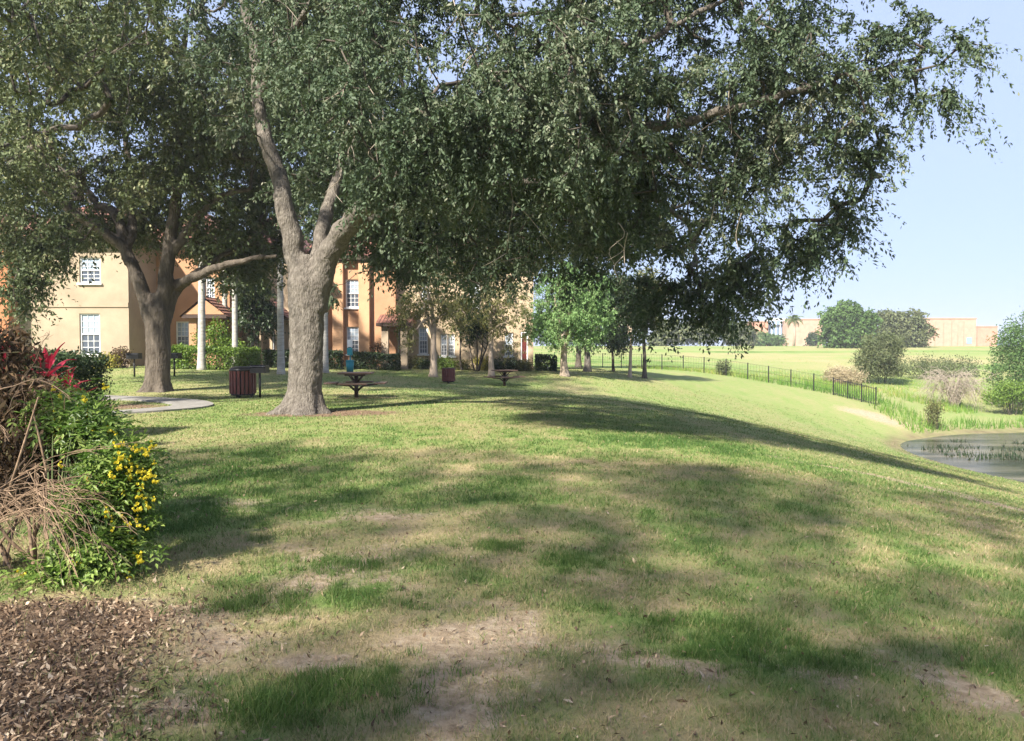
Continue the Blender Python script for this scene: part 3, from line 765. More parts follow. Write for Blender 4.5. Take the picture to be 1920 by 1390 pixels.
small_tree(1208, 47, 'rightmost slim dark trunk tree of the row by the fence', GM, .17, 2.4,
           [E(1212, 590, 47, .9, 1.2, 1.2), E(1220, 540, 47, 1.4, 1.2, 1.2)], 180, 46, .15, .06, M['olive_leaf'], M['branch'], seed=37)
small_tree(893, 43.5, 'crepe myrtle with several thin stems against the tan wall', None, .07, 1.6,
           [E(890, 610, 43.5, 1.1, 1.0, .6), E(875, 630, 43.5, .7, .7, .4), E(910, 600, 43.5, .8, .8, .6)], 120, 40, .12, .06, M['dark_leaf'], M['branch'], name='crepe_myrtle', seed=38, trunks=4)
small_tree(866, 43.8, 'thin dark stemmed ornamental tree between two ground floor windows', None, .08, 1.6,
           [E(862, 600, 43.8, 1.0, .9, .6), E(858, 575, 43.8, .8, .8, .6)], 90, 36, .12, .06, M['olive_leaf'], M['branch'], name='ornamental_tree', seed=39)
small_tree(483, 39.5, 'dark evergreen tree between the pale palm trunks', None, .16, 1.8,
           [E(478, 590, 39.5, .9, .9, 1.2), E(490, 560, 39.5, .9, .9, 1.0), E(470, 540, 39.5, 1.0, 1.0, .8), E(500, 610, 39.5, .5, .6, .7), E(440, 530, 39.5, .9, .9, .5)], 220, 60, .13, .06, M['dark_leaf'], M['branch'], name='evergreen_tree', seed=40)

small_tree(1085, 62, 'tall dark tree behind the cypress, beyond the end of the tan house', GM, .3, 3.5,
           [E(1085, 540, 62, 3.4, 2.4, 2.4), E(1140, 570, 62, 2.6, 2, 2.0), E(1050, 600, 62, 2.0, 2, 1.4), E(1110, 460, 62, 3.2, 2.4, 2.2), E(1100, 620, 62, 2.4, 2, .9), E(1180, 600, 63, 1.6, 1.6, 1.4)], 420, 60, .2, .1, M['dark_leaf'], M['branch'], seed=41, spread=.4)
# ---------------------------------------------------------------- shrubs and hedges
def shrub(name, px, d, label, cat, ells, n, ll, lw, lmat, group=None, stem=M['branch'], stems=7, parts=True, up=.4, shell=3.0, clump=.12):
    b = on(px, d) if np.isscalar(px) else np.array(px)
    root = empty(name, b, label, cat, group)
    nc = max(8, n // 14)
    cc = fill(ells, nc, shell, None)
    idx = rng.integers(0, nc, n)
    c = cc[idx] + rng.normal(size=(n, 3)) * clump
    gz = hz(c[:, 0], c[:, 1]) + .03
    c[:, 2] = np.maximum(c[:, 2], gz)
    v, f = leaves_geo(c, ll, lw, up, .1)
    rn = np.clip(rng.random(nc)[idx] * .45 + rng.random(n) * .6, 0, 1)
    put(np_mesh('foliage', v, f, lmat, None, rnd=rn), root)
    tb = TB()
    for k in range(stems):
        e = cc[rng.integers(0, nc)]
        s = np.array((b[0] * .6 + e[0] * .4, b[1] * .6 + e[1] * .4, 0)); s[2] = H(s[0], s[1]) - .05
        tb.tube(smooth_path([s, (s + e) / 2 + rng.normal(size=3) * .06, e], 6), np.linspace(.022, .008, 6), 5)
    tag(put(tb.build('stems', stem, None), root), kind='stuff')
    return root

def hedge(px0, px1, d, h, depth, label, lmat, n, ll=.10, lw=.06, name='clipped_hedge', group=None):
    a, c = on(px0, d), on(px1, d)
    b = (a + c) / 2; b[2] = H(b[0], b[1])
    root = empty(name, b, label, 'hedge', group)
    L = abs(c[0] - a[0])
    q = rng.random((n, 3)) - .5
    # most leaves near the clipped faces
    face = rng.integers(0, 3, n)
    sgn = np.where(rng.random(n) < .5, -1, 1)
    for k in range(3):
        s = (face == k)
        q[s, k] = np.where(k == 2, .5, sgn[s] * .5) - (rng.random(s.sum()) ** 2) * .25 * np.where(k == 2, 1, sgn[s])
    p = np.c_[b[0] + q[:, 0] * L, b[1] + q[:, 1] * depth, (q[:, 2] + .5) * h]
    p[:, 2] *= 1 + (fbm(p[:, 0] * 1.5, p[:, 1] * 1.5, 77) - .5) * .25
    p[:, 2] += hz(p[:, 0], p[:, 1])
    p += rng.normal(size=p.shape) * .035
    v, f = leaves_geo(p, ll, lw, .5, 0)
    put(np_mesh('foliage', v, f, lmat, None, rnd=rng.random(n)), root)
    tb = TB()
    for k in range(max(4, int(L * 3))):
        s = np.array((b[0] + (random.random() - .5) * L * .9, b[1] + (random.random() - .5) * depth * .5, 0)); s[2] = H(s[0], s[1]) - .05
        for j in range(2):
            tb.tube([s, s + (random.uniform(-.2, .2), random.uniform(-.15, .15), h * .5), s + (random.uniform(-.3, .3), random.uniform(-.25, .25), h * .9)], [.02, .014, .006], 4)
    tag(put(tb.build('stems', M['branch'], None), root), kind='stuff')
    return root

GH = 'hedges along the houses'
hedge(328, 482, 36.5, 1.0, 1.1, 'bright lime green clipped hedge behind the palm trunks', M['hedge_leaf'], 11000, .10, .06, group=GH)
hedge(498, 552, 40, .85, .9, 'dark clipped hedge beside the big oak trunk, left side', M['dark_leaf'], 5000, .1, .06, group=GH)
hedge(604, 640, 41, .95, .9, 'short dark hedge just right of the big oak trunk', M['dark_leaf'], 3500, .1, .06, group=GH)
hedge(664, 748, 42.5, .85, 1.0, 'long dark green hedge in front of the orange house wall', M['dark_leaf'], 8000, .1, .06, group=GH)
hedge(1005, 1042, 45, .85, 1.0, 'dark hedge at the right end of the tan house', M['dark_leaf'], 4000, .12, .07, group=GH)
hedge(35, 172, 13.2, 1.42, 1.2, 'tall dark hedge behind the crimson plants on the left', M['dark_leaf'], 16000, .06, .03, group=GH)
shrub('garden_shrub', 400, 39.0, 'loose bright green shrub rising behind the lime hedge', 'shrub', [E(400, 635, 39, .9, .6, .65), E(430, 650, 39, .8, .6, .5), E(410, 612, 39, .35, .35, .3)], 3500, .12, .06, M['hedge_leaf'], 'garden shrubs')
shrub('garden_shrub', 205, 36.6, 'yellow leaved shrub under the cream house lower window', 'shrub', [E(205, 677, 36.6, .5, .4, .3), E(185, 682, 36.6, .3, .3, .2)], 1500, .1, .05, M['yellow_shrub'], 'garden shrubs')
shrub('garden_shrub', 225, 36.8, 'brownish red shrub beside the maroon front door', 'shrub', [E(228, 672, 36.8, .35, .35, .42)], 900, .11, .06, M['brown_leaf'], 'garden shrubs')
for k, (px, w, h, mt, lb) in enumerate(((775, .55, .35, 'olive_leaf', 'pale olive shrub right of the maroon porch door'), (792, .4, .3, 'dark_leaf', 'dark low shrub beneath the tall narrow window of the tan house'),
        (836, .6, .36, 'hedge_leaf', 'green shrub under the double window of the tan house'), (870, .4, .25, 'olive_leaf', 'small olive shrub at the foot of the ornamental tree'), (905, .45, .4, 'yellow_shrub', 'pale yellow shrub between the crepe myrtle and slender tree'),
        (930, .4, .3, 'dark_leaf', 'low dark shrub behind the slender leaning tree'), (960, .55, .35, 'dark_leaf', 'dark shrub behind the far picnic table'), (985, .45, .3, 'olive_leaf', 'olive shrub left of the end hedge'))):
    q = on(px, 44.2)
    shrub('garden_shrub', px, 44.2, lb, 'shrub', [(q[0], q[1], q[2] + h * .8, w, .4, h)], 1300, .1, .055, M[mt], 'garden shrubs', stems=5)
shrub('garden_shrub', 742, 43.6, 'small red leaved plant beside the orange wall pilaster', 'shrub', [E(710, 652, 43.6, .35, .3, .25)], 400, .12, .05, M['brown_leaf'], 'garden shrubs')

# ---------------------------------------------------------------- houses
def facade(parent, name, x0, x1, z0, z1, y, depth, holes, mat):
    """front wall with real openings and reveals, plus side and back walls"""
    xs_ = sorted({x0, x1, *[h[0] for h in holes], *[h[1] for h in holes]})
    zs_ = sorted({z0, z1, *[h[2] for h in holes], *[h[3] for h in holes]})
    m = MB()
    for i in range(len(xs_) - 1):
        for j in range(len(zs_) - 1):
            cx, cz = (xs_[i] + xs_[i + 1]) / 2, (zs_[j] + zs_[j + 1]) / 2
            if any(h[0] < cx < h[1] and h[2] < cz < h[3] for h in holes): continue
            m.add([(xs_[i], y, zs_[j]), (xs_[i + 1], y, zs_[j]), (xs_[i + 1], y, zs_[j + 1]), (xs_[i], y, zs_[j + 1])], [(0, 1, 2, 3)])
    rv = .16
    for a, b_, c, e in holes:
        q = [(a, c), (b_, c), (b_, e), (a, e)]
        for k in range(4):
            s, t = q[k], q[(k + 1) % 4]
            m.add([(s[0], y, s[1]), (t[0], y, t[1]), (t[0], y + rv, t[1]), (s[0], y + rv, s[1])], [(0, 3, 2, 1)])
    b = y + depth
    m.add([(x0, y, z0), (x0, b, z0), (x0, b, z1), (x0, y, z1)], [(0, 3, 2, 1)])
    m.add([(x1, y, z0), (x1, b, z0), (x1, b, z1), (x1, y, z1)], [(0, 1, 2, 3)])
    m.add([(x0, b, z0), (x1, b, z0), (x1, b, z1), (x0, b, z1)], [(0, 3, 2, 1)])
    m.add([(x0, y, z1), (x1, y, z1), (x1, b, z1), (x0, b, z1)], [(0, 1, 2, 3)])
    return put(m.build(name, mat), parent)

def add_window(parent, hole, y, cols=3, rows=6, sill=True):
    a, b, c, e = hole
    yy = y + .10
    fw = .07
    m = MB()
    for (p, q, s, t) in ((a, a + fw, c, e), (b - fw, b, c, e), (a + fw, b - fw, e - fw, e), (a + fw, b - fw, c, c + fw)):
        m.box(((p + q) / 2, yy, (s + t) / 2), (q - p - .004, .07, t - s - .004))
    m.box(((a + b) / 2, yy - .012, (c + e) / 2), (b - a - 2 * fw, .05, .05))
    w = put(m.build('window', M['trim']), parent)
    A, B, C, D_ = a + fw, b - fw, c + fw, e - fw
    mid = (c + e) / 2
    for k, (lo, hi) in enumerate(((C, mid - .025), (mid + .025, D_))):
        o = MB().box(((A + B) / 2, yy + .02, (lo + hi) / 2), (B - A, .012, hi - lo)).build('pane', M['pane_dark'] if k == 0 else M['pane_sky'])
        o.parent = w
        mb = MB()
        for i in range(1, cols):
            x_ = A + (B - A) * i / cols; mb.box((x_, yy + .002, (lo + hi) / 2), (.022, .02, hi - lo))
        for j in range(1, rows // 2):
            z_ = lo + (hi - lo) * j / (rows // 2); mb.box(((A + B) / 2, yy + .004, z_), (B - A, .018, .022))
        o = mb.build('glazing_bars', M['trim']); o.parent = w
    if sill:
        o = MB().box(((a + b) / 2, y - .04, c - .05), (b - a + .16, .12, .09)).build('sill', M['trim'] , None, bevel=.01); o.parent = w
    return w

def add_door(parent, hole, y, mat):
    a, b, c, e = hole
    m = MB()
    for (p, q, s, t) in ((a, a + .08, c, e), (b - .08, b, c, e), (a + .08, b - .08, e - .08, e)):
        m.box(((p + q) / 2, y + .09, (s + t) / 2), (q - p - .004, .1, t - s - .004))
    put(m.build('door_frame', M['trim']), parent)
    d_ = MB().box(((a + b) / 2, y + .11, (c + e) / 2 - .03), (b - a - .17, .05, e - c - .07)).build('door', mat)
    put(d_, parent)
    for i in range(2):
        for j in range(3):
            w_ = (b - a - .17) / 2 - .12; h_ = (e - c) / 3 - .16
            o = MB().box((a + .085 + (i + .5) * (b - a - .17) / 2, y + .082, c + .12 + (j + .5) * (e - c - .2) / 3), (w_, .02, h_)).build('door_panel', mat, None, bevel=.006)
            o.parent = d_
    o = MB().tube([(b - .17, y + .085, c + 1.0), (b - .17, y + .03, c + 1.0)], .03, 8).build('door_handle', M['grey_metal']); o.parent = d_

def hip_roof(parent, x0, x1, y0, y1, z, rise, over=.5, mat=None):
    x0 -= over; x1 += over; y0 -= over; y1 += over
    w = min(x1 - x0, y1 - y0) / 2
    if x1 - x0 >= y1 - y0: r = [(x0 + w, (y0 + y1) / 2, z + rise), (x1 - w, (y0 + y1) / 2, z + rise)]
    else: r = [((x0 + x1) / 2, y0 + w, z + rise), ((x0 + x1) / 2, y1 - w, z + rise)]
    b = [(x0, y0, z), (x1, y0, z), (x1, y1, z), (x0, y1, z)]
    fc = [(0, 1, 5, 4), (1, 2, 5), (2, 3, 4, 5), (3, 0, 4)] if x1 - x0 >= y1 - y0 else [(0, 1, 4), (1, 2, 5, 4), (2, 3, 5), (3, 0, 4, 5)]
    m = MB(); m.add(b + r, fc)
    ro = put(m.build('roof', mat or M['roof']), parent)
    f = MB().box(((x0 + x1) / 2, (y0 + y1) / 2, z - .12), (x1 - x0 - .02, y1 - y0 - .02, .22)).build('fascia', M['dark_brown']); f.parent = ro
    return ro

def porch(parent, x0, x1, y, zb, ztop, out, gable, pmat):
    """small projecting porch with square pillars"""
    for xx in (x0 + .2, x1 - .2):
        put(MB().box((xx, y - out + .2, (zb + ztop) / 2), (.38, .38, ztop - zb)).build('pillar', pmat, None, bevel=.01), parent)
    ov = .25; z = ztop + .02
    m = MB()
    a, b, c, e = x0 - ov, x1 + ov, y - out - ov, y - .004
    if gable:
        mx = (a + b) / 2; h = (b - a) * .36
        m.add([(a, c, z), (mx, c, z + h), (b, c, z), (a, e, z), (mx, e, z + h), (b, e, z), (a - .1, c - .05, z - .12), (mx, c - .05, z + h + .1), (b + .1, c - .05, z - .12), (a - .1, e, z - .12), (mx, e, z + h + .1), (b + .1, e, z - .12)],
              [(6, 7, 10, 9), (7, 8, 11, 10)])
        ro = put(m.build('porch_roof', M['roof']), parent)
        g = MB().add([(a + .1, c + .03, z + .004), (b - .1, c + .03, z + .004), (mx, c + .03, z + h - .06), (a + .1, c + .12, z + .004), (b - .1, c + .12, z + .004), (mx, c + .12, z + h - .06)], [(0, 1, 2), (3, 5, 4), (0, 3, 4, 1)]).build('gable', pmat); g.parent = ro
    else:
        m.add([(a, c, z), (b, c, z), (b, e, z + .7), (a, e, z + .7), (a, e, z), (b, e, z)], [(0, 1, 2, 3), (0, 3, 4), (1, 5, 2), (0, 4, 5, 1)])
        ro = put(m.build('porch_roof', M['roof']), parent)
    f = MB().box(((a + b) / 2, (c + e) / 2, z - .1), (b - a, e - c - .02, .17)).build('fascia', M['dark_brown']); f.parent = ro

def px_hole(x0, x1, y0, y1, d):
    a = P(x0, y1, d); b = P(x1, y0, d)
    return (a[0], b[0], a[2], b[2])

GB = 'two storey stucco houses behind the lawn'
def house(label, px0, px1, d, depth, mat, wins, doors=(), eave=6.6, rise=2.2, holes_door_mat='maroon', base=None):
    x0 = P(px0, 690, d)[0]; x1 = P(px1, 690, d)[0]
    zb = H((x0 + x1) / 2, d)
    root = empty('townhouse', ((x0 + x1) / 2, d + depth / 2, zb), label, 'house', GB)
    holes = [px_hole(*w[:4], d) for w in wins]; dh = []
    for q in doors:
        h = list(px_hole(*q[:4], d)); h[2] = H((h[0] + h[1]) / 2, d) + .06; dh.append(tuple(h))
    zmin = min(H(x0, d), H(x1, d), zb) - .6
    facade(root, 'wall', x0, x1, zmin, zb + eave - .6, d, depth, holes + dh, mat)
    for h, w in zip(holes, wins): add_window(root, h, d, *(w[4:6] if len(w) > 4 else (3, 6)))
    for h in dh: add_door(root, h, d, M[holes_door_mat])
    hip_roof(root, x0, x1, d, d + depth, zb + eave - .6 + .24, rise)
    return root, x0, x1, zb

house('rust orange house at the far left edge', -190, 18, 37.2, 9, M['rust'], [(-120, -80, 588, 666), (-120, -80, 485, 535)])
r1, x0, x1, zb = house('cream stucco house with white windows left of the dark oak', 20, 243, 38, 9, M['cream'], [(149, 188, 483, 531), (150, 187, 588, 666)])
put(MB().box(((x0 + x1) / 2, 38 - .02, zb + 3.0), (x1 - x0 - .01, .06, .22)).build('string_course', M['cream']), r1)
r2, x0, x1, zb = house('orange house with maroon door partly behind the dark oak', 245, 432, 41, 8, M['orange'], [(330, 354, 603, 658), (385, 402, 520, 560)], [(250, 286, 603, 690)])
porch(r2, P(380, 600, 41)[0], P(442, 600, 41)[0], 41, zb - .2, zb + 2.5, 1.8, True, M['orange'])
r3, x0, x1, zb = house('tan house with gabled porch and red door behind the palms', 434, 560, 43, 8, M['tan'], [(470, 486, 625, 668)], [(511, 525, 618, 690)])
porch(r3, P(493, 600, 43)[0], P(545, 600, 43)[0], 43, zb - .2, zb + 2.6, 1.6, True, M['tan'])
r4, x0, x1, zb = house('bright orange house with corner pilasters right of the big oak', 562, 742, 45, 8, M['orange'], [(648, 674, 524, 577), (650, 673, 613, 664), (597, 612, 612, 664), (590, 612, 524, 577)])
for px in (636, 685):
    a = P(px, 690, 45)[0]
    put(MB().box((a, 45 - .16, zb + 2.8), (.62, .32, 6.2)).build('pilaster', M['orange_sunlit'], None, bevel=.02), r4)
r5, x0, x1, zb = house('long tan house with maroon door behind the young trees', 744, 1000, 45.6, 8, M['tan'], [(785, 802, 614, 664), (826, 838.5, 626, 668), (840, 852.5, 626, 668), (946, 962, 624, 668), (790, 806, 525, 577), (880, 900, 525, 577)], [(746, 763, 616, 690), (976, 990, 622, 690)])
porch(r5, P(722, 600, 45)[0] + .0, P(770, 600, 45)[0], 45.6, zb - .2, zb + 2.55, 2.0, False, M['cream'])
o = MB().box((P(767, 625, 45)[0], 45.5, P(767, 625, 45)[2]), (.16, .18, .28)).build('porch_lamp', M['black'], None, bevel=.02); put(o, r5)

# ---------------------------------------------------------------- royal palms
def frond_mesh(name, L, leaf_l, mat, n=26, sag=.8, lw=.05):
    v, f = [], []
    t = np.linspace(0, 1, 14)
    sp = np.c_[t * L * (1 - .15 * t), 0 * t, L * (.45 * t - sag * t * t)]
    tv, tf = tube_np(sp, np.linspace(.03, .006, 14), 4)
    V = [tuple(q) for q in tv]; Fc = [tuple(q) for q in tf]
    for k in range(n):
        u = .12 + .88 * k / (n - 1)
        c = np.array([np.interp(u, t, sp[:, j]) for j in range(3)])
        ll = leaf_l * (math.sin(math.pi * (u * .85 + .1)) * .8 + .2)
        for s in (-1, 1):
            e = c + np.array((ll * .45, s * ll * .75, -ll * (.35 + .3 * random.random())))
            w = np.array((lw / 2, 0, 0)); mid = (c + e) / 2 + (0, 0, ll * .08)
            i = len(V); V += [tuple(c - w), tuple(c + w), tuple(mid + w), tuple(e), tuple(mid - w)]
            Fc += [(i, i + 1, i + 2, i + 4), (i + 4, i + 2, i + 3)]
    me = bpy.data.meshes.new(name); me.from_pydata(V, [], Fc); me.update(); me.materials.append(mat)
    a = me.attributes.new('rnd', 'FLOAT', 'FACE'); a.data.foreach_set('value', np.random.default_rng(3).random(len(Fc)).astype(np.float32))
    return me
royal_frond = frond_mesh('frond', 2.6, .7, M['palm_leaf'])
def link_part(name, me, parent, loc, rot, sc=1.0):
    o = bpy.data.objects.new(name, me); col.objects.link(o); o.parent = parent
    o.location = loc; o.rotation_euler = rot; o.scale = (sc, sc, sc); return o
def royal_palm(px, d, h, r, label):
    b = on(px, d)
    root = empty('royal_palm', b, label, 'palm tree', 'royal palms in front of the houses')
    n = 40; t = np.linspace(0, 1, n)
    lean = random.uniform(-.12, .12)
    p = np.c_[lean * t, 0 * t, -.1 + t * h]
    rad = r * (1 + .35 * np.exp(-t * 14) - .22 * t + .03 * np.sin(t * n * 2.2))
    o = MB().tube(p, rad, 16).build('trunk', M['palm_trunk'], root, True)
    cs = MB().tube([(lean, 0, h - .1), (lean, 0, h + .3), (lean, 0, h + 1.2)], [r * .85, r * .9, r * .4], 14).build('crownshaft', M['green_stem'], root, True)
    for k in range(13):
        a = k * 2.4; e = -.9 + .1 * k
        link_part('frond', royal_frond, root, (lean, 0, h + 1.1), (0, .35 - k * .07, a), random.uniform(.85, 1.1))
royal_palm(378, 36, 7.2, .17, 'leftmost thick white palm trunk in front of the lime hedge')
royal_palm(423, 40.5, 6.8, .14, 'grey palm trunk behind the lime hedge, second from left')
royal_palm(441, 38.0, 6.9, .14, 'dappled white palm trunk just behind the right half of the lime hedge')
royal_palm(527, 35.5, 7.0, .155, 'white palm trunk just left of the big oak trunk')
royal_palm(610, 38, 7.0, .15, 'grey palm trunk just right of the big oak trunk')

# ---------------------------------------------------------------- curved path
ctr = [(-30, 14.5), (-20, 16.6), (-14, 17.6), (-10.8, 18.1), (-8.9, 18.9), (-8.3, 20.2), (-9.0, 21.8), (-10.8, 23.2), (-14, 24.1), (-18, 24.6), (-26, 25.4)]
cp = smooth_path([(a, b, 0) for a, b in ctr], 160)
seg = np.r_[0, np.cumsum(np.linalg.norm(np.diff(cp, axis=0), axis=1))]
path = empty('footpath', (-10, 20, 0), 'pale concrete footpath curving round the mulch bed', 'path')
del path['category']; tag(path, kind='structure')
s = 0; W2 = .5
while s + 1.2 < seg[-1]:
    us = np.linspace(s + .008, s + 1.192, 5)
    q = np.stack([np.interp(us, seg, cp[:, j]) for j in range(2)], 1)
    q2 = np.stack([np.interp(us + .02, seg, cp[:, j]) for j in range(2)], 1)
    t_ = unit(q2 - q); nrm = np.c_[-t_[:, 1], t_[:, 0]]
    l, r_ = q + nrm * W2, q - nrm * W2
    zl, zr = hz(l[:, 0], l[:, 1]) + .045, hz(r_[:, 0], r_[:, 1]) + .045
    vs = []
    for k in range(5):
        vs += [(l[k, 0], l[k, 1], zl[k]), (r_[k, 0], r_[k, 1], zr[k]), (r_[k, 0], r_[k, 1], zr[k] - .14), (l[k, 0], l[k, 1], zl[k] - .14)]
    fs = []
    for k in range(4):
        a = k * 4
        fs += [(a, a + 1, a + 5, a + 4), (a + 1, a + 2, a + 6, a + 5), (a + 3, a, a + 4, a + 7)]
    fs += [(0, 3, 2, 1), (16, 17, 18, 19)]
    put(MB().add(vs, fs).build('slab', M['concrete']), path)
    s += 1.2

# ---------------------------------------------------------------- picnic tables, bins, grills, pet station
def picnic_table(px, d, rz, label):
    b = on(px, d)
    root = empty('picnic_table', b, label, 'picnic table', 'pedestal picnic tables', rz)
    MB().tube([(0, 0, -.05), (0, 0, .70)], .065, 14).build('pedestal', M['dark_brown'], root, True)
    m = MB()
    for k in range(4):
        a = k * math.pi / 2
        c, s_ = math.cos(a), math.sin(a)
        m = MB(); m.tube([(c * .03, s_ * .03, .2), (c * .22, s_ * .22, .36), (c * .62, s_ * .62, .40)], [.035, .032, .03], 8)
        m.build('seat_arm', M['dark_brown'], root, True)
        st = MB()
        for j in range(3):
            st = MB().box((0, (j - 1) * .115, 0), (.84, .105, .045))
            o = st.build('seat_board', M['table_top'], root, bevel=.008)
            o.location = (c * .74, s_ * .74, .435); o.rotation_euler.z = a + math.pi / 2
    MB().box((0, 0, .685), (.62, .62, .05)).build('top_frame', M['dark_brown'], root, bevel=.01)
    for j in range(7):
        MB().box((0, (j - 3) * .142, .735), (.99, .132, .045)).build('table_board', M['table_top'], root, bevel=.008)
    for k in range(4):
        a = k * math.pi / 2 + math.pi / 4
        MB().tube([(math.cos(a) * .05, math.sin(a) * .05, .45), (math.cos(a) * .28, math.sin(a) * .28, .67)], .02, 6).build('brace', M['dark_brown'], root, True)
    return root
picnic_table(668, 23.9, .06, 'near picnic table on a pedestal just right of the big oak')
picnic_table(946, 37.0, .35, 'far picnic table alone on the open lawn')

def litter_bin(px, d, r, h, nsl, label, lid=True, open_gap=True):
    b = on(px, d)
    root = empty('litter_bin', b, label, 'litter bin', 'slatted maroon litter bins')
    n = nsl
    z0 = .12
    for k in range(n):
        a = 2 * math.pi * k / n
        w = 2 * math.pi * r / n * (.66 if open_gap else .88)
        MB().box((math.cos(a) * r, math.sin(a) * r, z0 + h / 2), (.035, w, h), a).build('slat', M['maroon_slat'], root, bevel=.006)
    for zz in (z0 + .08, z0 + h - .1):
        m = MB(); an = np.linspace(0, 2 * math.pi, 25)
        m.tube(np.c_[np.cos(an) * (r - .03), np.sin(an) * (r - .03), 0 * an + zz], .018, 6, False).build('hoop', M['black'], root, True)
    MB().tube([(0, 0, z0 - .02), (0, 0, z0 + h - .06)], r - .07, 20).build('liner', M['black'], root, True)
    MB().tube([(0, 0, z0 - .05), (0, 0, z0 - .01)], r - .02, 20).build('base_plate', M['black'], root, True)
    for k in range(3 if lid else 1):
        a = k * 2.1 + .4; q = (r - .12) if lid else 0
        MB().tube([(math.cos(a) * q, math.sin(a) * q, -.06), (math.cos(a) * q, math.sin(a) * q, z0)], .05, 8).build('foot', M['black'], root, True)
    zt = z0 + h
    if lid:
        MB().tube([(0, 0, zt - .05), (0, 0, zt), (0, 0, zt + .05), (0, 0, zt + .09)], [r + .02, r + .025, r - .03, r * .55], 24).build('lid', M['black'], root, True)
    else:
        MB().tube([(0, 0, zt - .03), (0, 0, zt + .03)], [r + .015, r + .01], 24).build('lid', M['dark_brown'], root, True)
    return root
litter_bin(455, 24.3, .38, .74, 20, 'larger maroon slatted bin with black lid left of the big oak')
litter_bin(841, 36.6, .29, .58, 14, 'smaller red brown bin between the two picnic tables', False, False)

def park_grill(px, d, label, h=.98, rz=0):
    b = on(px, d)
    root = empty('park_grill', b, label, 'grill', 'black pedestal park grills', rz)
    MB().tube([(0, 0, -.05), (0, 0, h - .22)], .035, 10).build('post', M['black'], root, True)
    w, dp, t = .48, .38, .24
    m = MB()
    m.box((0, 0, h - .21), (w, dp, .015))
    for sx in (-1, 1): m.box((sx * (w / 2 - .008), 0, h - .21 + t / 2), (.016, dp, t - .02))
    m.box((0, dp / 2 - .008, h - .21 + t / 2), (w - .036, .016, t - .02)); m.box((0, -dp / 2 + .008, h - .25 + t / 2), (w - .036, .016, t - .1))
    m.build('firebox', M['black'], root)
    for k in range(9): MB().tube([(-w / 2 + .05 + k * .048, -dp / 2, h - .02), (-w / 2 + .05 + k * .048, dp / 2 - .02, h - .02)], .007, 6).build('grate_bar', M['grey_metal'], root)
    for sx in (-1, 1): MB().tube([(sx * (w / 2 - .06), -dp / 2 - .14, h - .02), (sx * (w / 2 - .06), -dp / 2 + .02, h - .02)], .012, 6).build('grate_handle', M['grey_metal'], root)
park_grill(487, 24.0, 'black pedestal grill standing right beside the slatted bin')
park_grill(252, 32, 'black grill just left of the dark oak trunk', .95)
park_grill(327, 32.5, 'black grill half hidden right of the dark oak trunk', .95)

b = on(657, 38)
root = empty('pet_waste_station', b, 'teal pet waste station post with bin and white sign', 'waste station')
MB().box((0, 0, .78), (.07, .07, 1.7)).build('post', M['teal'], root, bevel=.008)
m = MB(); m.tube([(0, -.1, .10), (0, -.1, .62)], [.16, .2], 18); m.build('bin', M['teal'], root, True)
MB().tube([(0, -.1, .62), (0, -.1, .68)], [.215, .17], 18).build('bin_lid', M['teal'], root, True)
MB().box((0, -.09, 1.08), (.26, .14, .36)).build('bag_dispenser', M['teal'], root, bevel=.02)
MB().box((0, -.05, 1.48), (.24, .012, .34)).build('sign', M['white'], root, bevel=.004)

# ---------------------------------------------------------------- fence down to the pond
fpx = [1040, 1085, 1130, 1165, 1203, 1241, 1281, 1320, 1361, 1402, 1441, 1483, 1526, 1563, 1590, 1616, 1643]
fd = np.interp(fpx, [1040, 1130, 1643], [67, 64, 50.2])
fp = [on(a, b_) for a, b_ in zip(fpx, fd)]
fence = empty('metal_fence', fp[8], 'low black metal fence running down the slope to the pond', 'fence')
FH = 1.18
for p in fp:
    k = MB().box((p[0], p[1], p[2] + FH / 2 - .05), (.065, .065, FH + .1)).build('post', M['black'], None, bevel=.006); put(k, fence)
for i in range(len(fp) - 1):
    a, c = fp[i], fp[i + 1]
    near = fpx[i] >= 1560
    for hh in ((.12, FH - .1) if near else (.3, .65, FH - .06)):
        put(MB().tube([a + (0, 0, hh), c + (0, 0, hh)], .02 if near else .008, 5).build('rail', M['black']), fence)
    L = np.linalg.norm(c - a); n = int(L / (.14 if near else .2))
    if near:
        for j in range(1, n):
            q = a + (c - a) * j / n
            put(MB().box((q[0], q[1], q[2] + FH / 2), (.022, .022, FH - .08)).build('picket', M['black']), fence)
    else:
        m = MB()
        for j in range(1, n):
            q = a + (c - a) * j / n; m.box((q[0], q[1], q[2] + FH / 2), (.007, .007, FH - .12))
        k = put(m.build('wire_mesh', M['black']), fence); tag(k, kind='stuff')

# ---------------------------------------------------------------- far bank vegetation
shrub('palmetto_clump', 1655, 66, 'rounded pale palmetto clump beyond the end of the fence', 'shrub', [E(1655, 650, 66, 1.7, 1.6, 1.1), E(1640, 675, 65, 1.6, 1.4, 1.0), E(1672, 690, 65, 1.0, 1.0, .7), E(1630, 700, 65, .8, .9, .6)], 9000, .32, .06, M['far_leaf2'], clump=.25)
shrub('waterside_bush', 1900, 56, 'big dark green bush at the right edge of the picture', 'shrub', [E(1905, 660, 56, 1.6, 1.8, 2.0), E(1935, 640, 57, 2.2, 2, 2.2), E(1890, 710, 55, 1.5, 1.5, 1.2), E(1950, 720, 55, 2, 2, 1.3)], 16000, .16, .08, M['far_leaf'], clump=.22)
shrub('waterside_bush', 1900, 53, 'low yellow green bush below the big bush at the right edge', 'shrub', [E(1900, 735, 53, 1.2, 1.0, .6), E(1865, 745, 53, .7, .8, .35)], 4000, .16, .07, M['hedge_leaf'], clump=.18)
